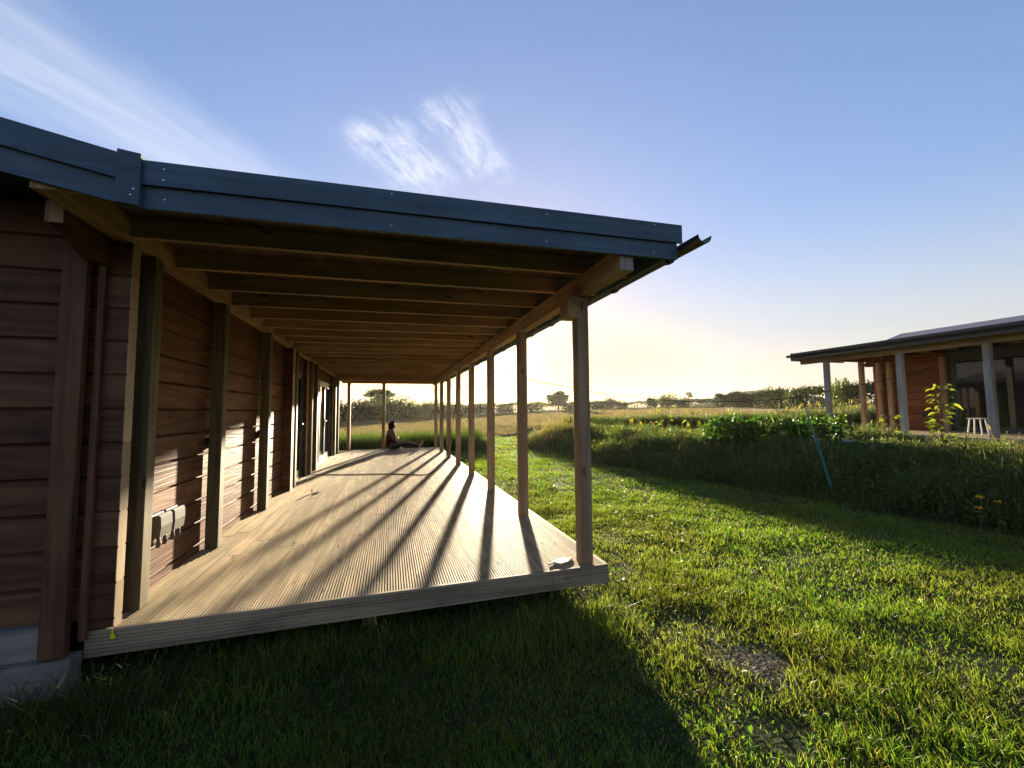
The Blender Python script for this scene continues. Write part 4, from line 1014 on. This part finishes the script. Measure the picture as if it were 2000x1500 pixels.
MB().tube(pts, [.024, .022, .025, .022, .024, .022, .023, .022, .024], 10, False).build('tube', M['teal'], tt, True)
MB().tube([B - T * .1, T * 1.42], .009, 7).build('cane', M['cane_dark'], tt)
def poppy(px, d, dz, label, col=(.75, .42, .02)):
    x, y = at(px, d); z = gz(x, y); t = thing('yellow_poppy', label, 'flower', 'yellow poppies on the dark bank', (x, y, z))
    MB().tube([(.02, .03, 0), (.01, .0, dz * .5), (0, 0, dz)], [.004, .0035, .003], 5).build('stem', plain('stem_green', (.06, .10, .03)), t)
    P = []
    for k in range(5):
        a = k * 1.257; P.append((.022 * math.cos(a), .022 * math.sin(a), dz + .012))
    V, F4, F3, C = leaves(np.array(P), np.full(5, .05), np.tile(np.array([col]), (5, 1)), .6, .9); link('petals', np_mesh('petals', V, F4, F3, C), M['leaf'], t)
poppy(1897, 7.6, .46, 'open yellow poppy, upper left of the pair on the dark bank')
poppy(1931, 7.6, .42, 'open yellow poppy furthest right on the dark bank')
poppy(1893, 7.4, .36, 'small yellow poppy bud lowest of the three on the dark bank')
# pale boxes left in the weeds near the far cabin
def crate(px, d, sx, sy, sz, label, name='plastic_tray'):
    x, y = at(px, d); t = thing(name, label, 'tray', None, (x, y, gz(x, y) + .14)); t.rotation_euler = (0, 0, .3)
    MB().box(-sx, sx, -sy, sy, 0, .02).box(-sx, -sx + .012, -sy, sy, .02, sz).box(sx - .012, sx, -sy, sy, .02, sz).box(-sx + .012, sx - .012, -sy, -sy + .012, .02, sz).box(-sx + .012, sx - .012, sy - .012, sy, .02, sz).build('tray', M['tray'], t)
    MB().box(-sx - .012, sx + .012, -sy - .012, -sy, sz - .02, sz).box(-sx - .012, sx + .012, sy, sy + .012, sz - .02, sz).build('rim', M['tray'], t)
crate(1651, 11.0, .13, .10, .11, 'pale square plastic tray in the weeds before the first grey post')
crate(1704, 11.0, .20, .12, .06, 'flat white plastic tray in the weeds beside the second far post')

# thin haze volume, added to stand in for lens glare over the far hedges
hz, hnt, hout = new_mat('glare_haze')
vol = hnt('ShaderNodeVolumePrincipled', {'Color': (1, .94, .82, 1), 'Density': .00013, 'Anisotropy': .6})
hnt.l.new(vol.outputs[0], hout.inputs['Volume'])
kind(box('haze', -640, 640, -540, 640, -3, 22, hz), 'stuff')

# ================================================================== LIGHT, SKY, CAMERA
SAZ, SEL = R(14.7), R(7.1)
sd = Vector((math.sin(SAZ) * math.cos(SEL), math.cos(SAZ) * math.cos(SEL), math.sin(SEL)))
sl = bpy.data.lights.new('sun', 'SUN'); sl.energy = 4.9; sl.angle = R(1.3); sl.color = (1.0, .84, .60)
so = bpy.data.objects.new('sun', sl); COL.objects.link(so); so.rotation_euler = sd.to_track_quat('Z', 'Y').to_euler(); so.location = sd * 50
w = bpy.data.worlds.new('World'); scene.world = w; w.use_nodes = True
nt = NT(w.node_tree); nt.n.clear()
out = nt('ShaderNodeOutputWorld')
sky = nt('ShaderNodeTexSky', sky_type='NISHITA'); sky.sun_disc = False; sky.sun_elevation = SEL; sky.sun_rotation = SAZ
sky.air_density = 1.0; sky.dust_density = .55; sky.ozone_density = 1.5; sky.altitude = 50
skc = sky.outputs[0]
# high cirrus on a flat layer far overhead, streaked by the wind
d = nt('ShaderNodeTexCoord').outputs['Generated']
sp_ = nt('ShaderNodeSeparateXYZ', {0: d}).outputs
dz = nt.math('MAXIMUM', sp_[2], .06)
px_, py_ = nt.math('DIVIDE', sp_[0], dz), nt.math('DIVIDE', sp_[1], dz)
lay = nt('ShaderNodeCombineXYZ', {0: px_, 1: py_, 2: 0.0}).outputs[0]
S_ = nt.math('ADD', nt.math('MULTIPLY', px_, .55), nt.math('MULTIPLY', py_, .83))
Q_ = nt.math('SUBTRACT', nt.math('MULTIPLY', px_, .83), nt.math('MULTIPLY', py_, .55))
def noise(scs, scq, detail=6.0, rough=.6, dist=.4, off=0.0):
    v = nt('ShaderNodeCombineXYZ', {0: nt.math('MULTIPLY', S_, scs), 1: nt.math('MULTIPLY', Q_, scq), 2: off}).outputs[0]
    return nt('ShaderNodeTexNoise', {'Vector': v, 'Scale': 1.0, 'Detail': detail, 'Roughness': rough, 'Distortion': dist}).outputs[0]
def band(v, a, b, c, d_):           # 0 -> 1 between a and b, 1 -> 0 between c and d_
    u = nt('ShaderNodeMapRange', {0: v, 1: a, 2: b}, interpolation_type='SMOOTHSTEP').outputs[0]
    dn = nt('ShaderNodeMapRange', {0: v, 1: d_, 2: c}, interpolation_type='SMOOTHSTEP').outputs[0]
    return nt.math('MULTIPLY', u, dn)
wq = nt.math('ADD', Q_, nt.math('MULTIPLY', nt.math('SUBTRACT', noise(2.2, 2.2, 3.0), .5), .18))
ws = nt.math('ADD', S_, nt.math('MULTIPLY', nt.math('SUBTRACT', noise(6.0, 6.0, 4.0, .6, .4, 5.0), .5), .35))
fil = nt('ShaderNodeMapRange', {0: noise(6.5, 20.0, 10.0, .68, .6, 2.0), 1: .32, 2: .70}).outputs[0]
tuft = nt.math('MULTIPLY', nt.math('ADD', band(wq, -1.06, -.88, -.76, -.67), nt.math('MULTIPLY', band(wq, -.69, -.61, -.53, -.42), .95)), band(ws, 1.08, 1.26, 1.44, 1.70))
tuft = nt.math('MULTIPLY', tuft, fil)
vf = nt('ShaderNodeMapRange', {0: noise(1.4, 9.0, 7.0, .6, .5, 9.0), 1: .25, 2: .75}).outputs[0]
veil = nt.math('MULTIPLY', band(wq, -2.15, -1.62, -1.56, -1.26), nt.math('ADD', .25, nt.math('MULTIPLY', vf, .75)))
veil = nt.math('MULTIPLY', veil, band(S_, -.5, .3, 1.2, 1.75))
cm = nt.math('ADD', nt.math('MULTIPLY', tuft, .78), nt.math('MULTIPLY', veil, .46), None, True)
lum_ = nt('ShaderNodeRGBToBW', {0: skc}).outputs[0]
soft = nt.math('DIVIDE', 1.36, nt.math('ADD', 1.0, nt.math('MULTIPLY', lum_, .30)))
skc = nt.mix(1.0, skc, nt('ShaderNodeCombineColor', {0: soft, 1: soft, 2: soft}).outputs[0], 'MULTIPLY')
csun = nt.vmath('DOT_PRODUCT', d, tuple(sd), out=1)
warm_ = nt('ShaderNodeMapRange', {0: csun, 1: .86, 2: .998}, interpolation_type='SMOOTHSTEP').outputs[0]
warm_ = nt.math('MULTIPLY', warm_, nt('ShaderNodeMapRange', {0: sp_[2], 1: .26, 2: .06}, interpolation_type='SMOOTHSTEP').outputs[0])
el_ = nt('ShaderNodeMapRange', {0: sp_[2], 1: .0, 2: .42}, interpolation_type='SMOOTHSTEP').outputs[0]
skc = nt('ShaderNodeHueSaturation', {'Saturation': nt.math('ADD', .42, nt.math('MULTIPLY', el_, .64)), 'Color': skc}).outputs[0]
skc = nt.mix(1.0, skc, nt.mix(el_, (1.13, 1.0, .96, 1), (1.04, .96, 1.15, 1)), 'MULTIPLY')
skc = nt.mix(warm_, skc, nt.mix(1.0, skc, (1.2, 1.06, .62, 1), 'MULTIPLY'))
aur = nt.math('MULTIPLY', nt.math('POWER', nt.math('MAXIMUM', csun, 0.0), 420.0), 5.0)
skc = nt.mix(1.0, skc, nt.mix(1.0, (1.0, .93, .72, 1), nt('ShaderNodeCombineColor', {0: aur, 1: aur, 2: aur}).outputs[0], 'MULTIPLY'), 'ADD')
back_ = nt('ShaderNodeMapRange', {0: csun, 1: -.9, 2: .35, 3: .8, 4: 1.0}, interpolation_type='SMOOTHSTEP').outputs[0]
skc = nt.mix(1.0, skc, nt('ShaderNodeCombineColor', {0: back_, 1: back_, 2: back_}).outputs[0], 'MULTIPLY')
skc = nt.mix(cm, skc, (3.7, 3.8, 4.1, 1))
bg = nt('ShaderNodeBackground', {'Color': skc, 'Strength': .066})
nt.l.new(bg.outputs[0], out.inputs[0])

cam = bpy.data.cameras.new('camera'); co = bpy.data.objects.new('camera', cam); COL.objects.link(co); scene.camera = co
cam.sensor_width = 36; cam.lens = 36 * F_CAM / 2000; cam.clip_start = .05; cam.clip_end = 5000
yw, pt, rl = R(YAW), R(3.768), R(-.494)
rx = Vector((math.cos(yw), -math.sin(yw), 0)); f0 = Vector((math.sin(yw), math.cos(yw), 0)); zz = Vector((0, 0, 1))
fw = f0 * math.cos(pt) + zz * math.sin(pt); up = zz * math.cos(pt) - f0 * math.sin(pt)
r2 = rx * math.cos(rl) + up * math.sin(rl); u2 = up * math.cos(rl) - rx * math.sin(rl)
co.matrix_world = Matrix(((r2.x, u2.x, -fw.x, 0), (r2.y, u2.y, -fw.y, 0), (r2.z, u2.z, -fw.z, 1.25), (0, 0, 0, 1)))

scene.render.engine = 'CYCLES'
scene.view_settings.view_transform = 'Standard'; scene.view_settings.look = 'None'; scene.view_settings.gamma = 1
scene.view_settings.exposure = 2.2
cy = scene.cycles; cy.use_denoising = True; cy.max_bounces = 8; cy.transparent_max_bounces = 8; cy.use_fast_gi = False
cy.caustics_reflective = False; cy.caustics_refractive = False; cy.sample_clamp_indirect = 6
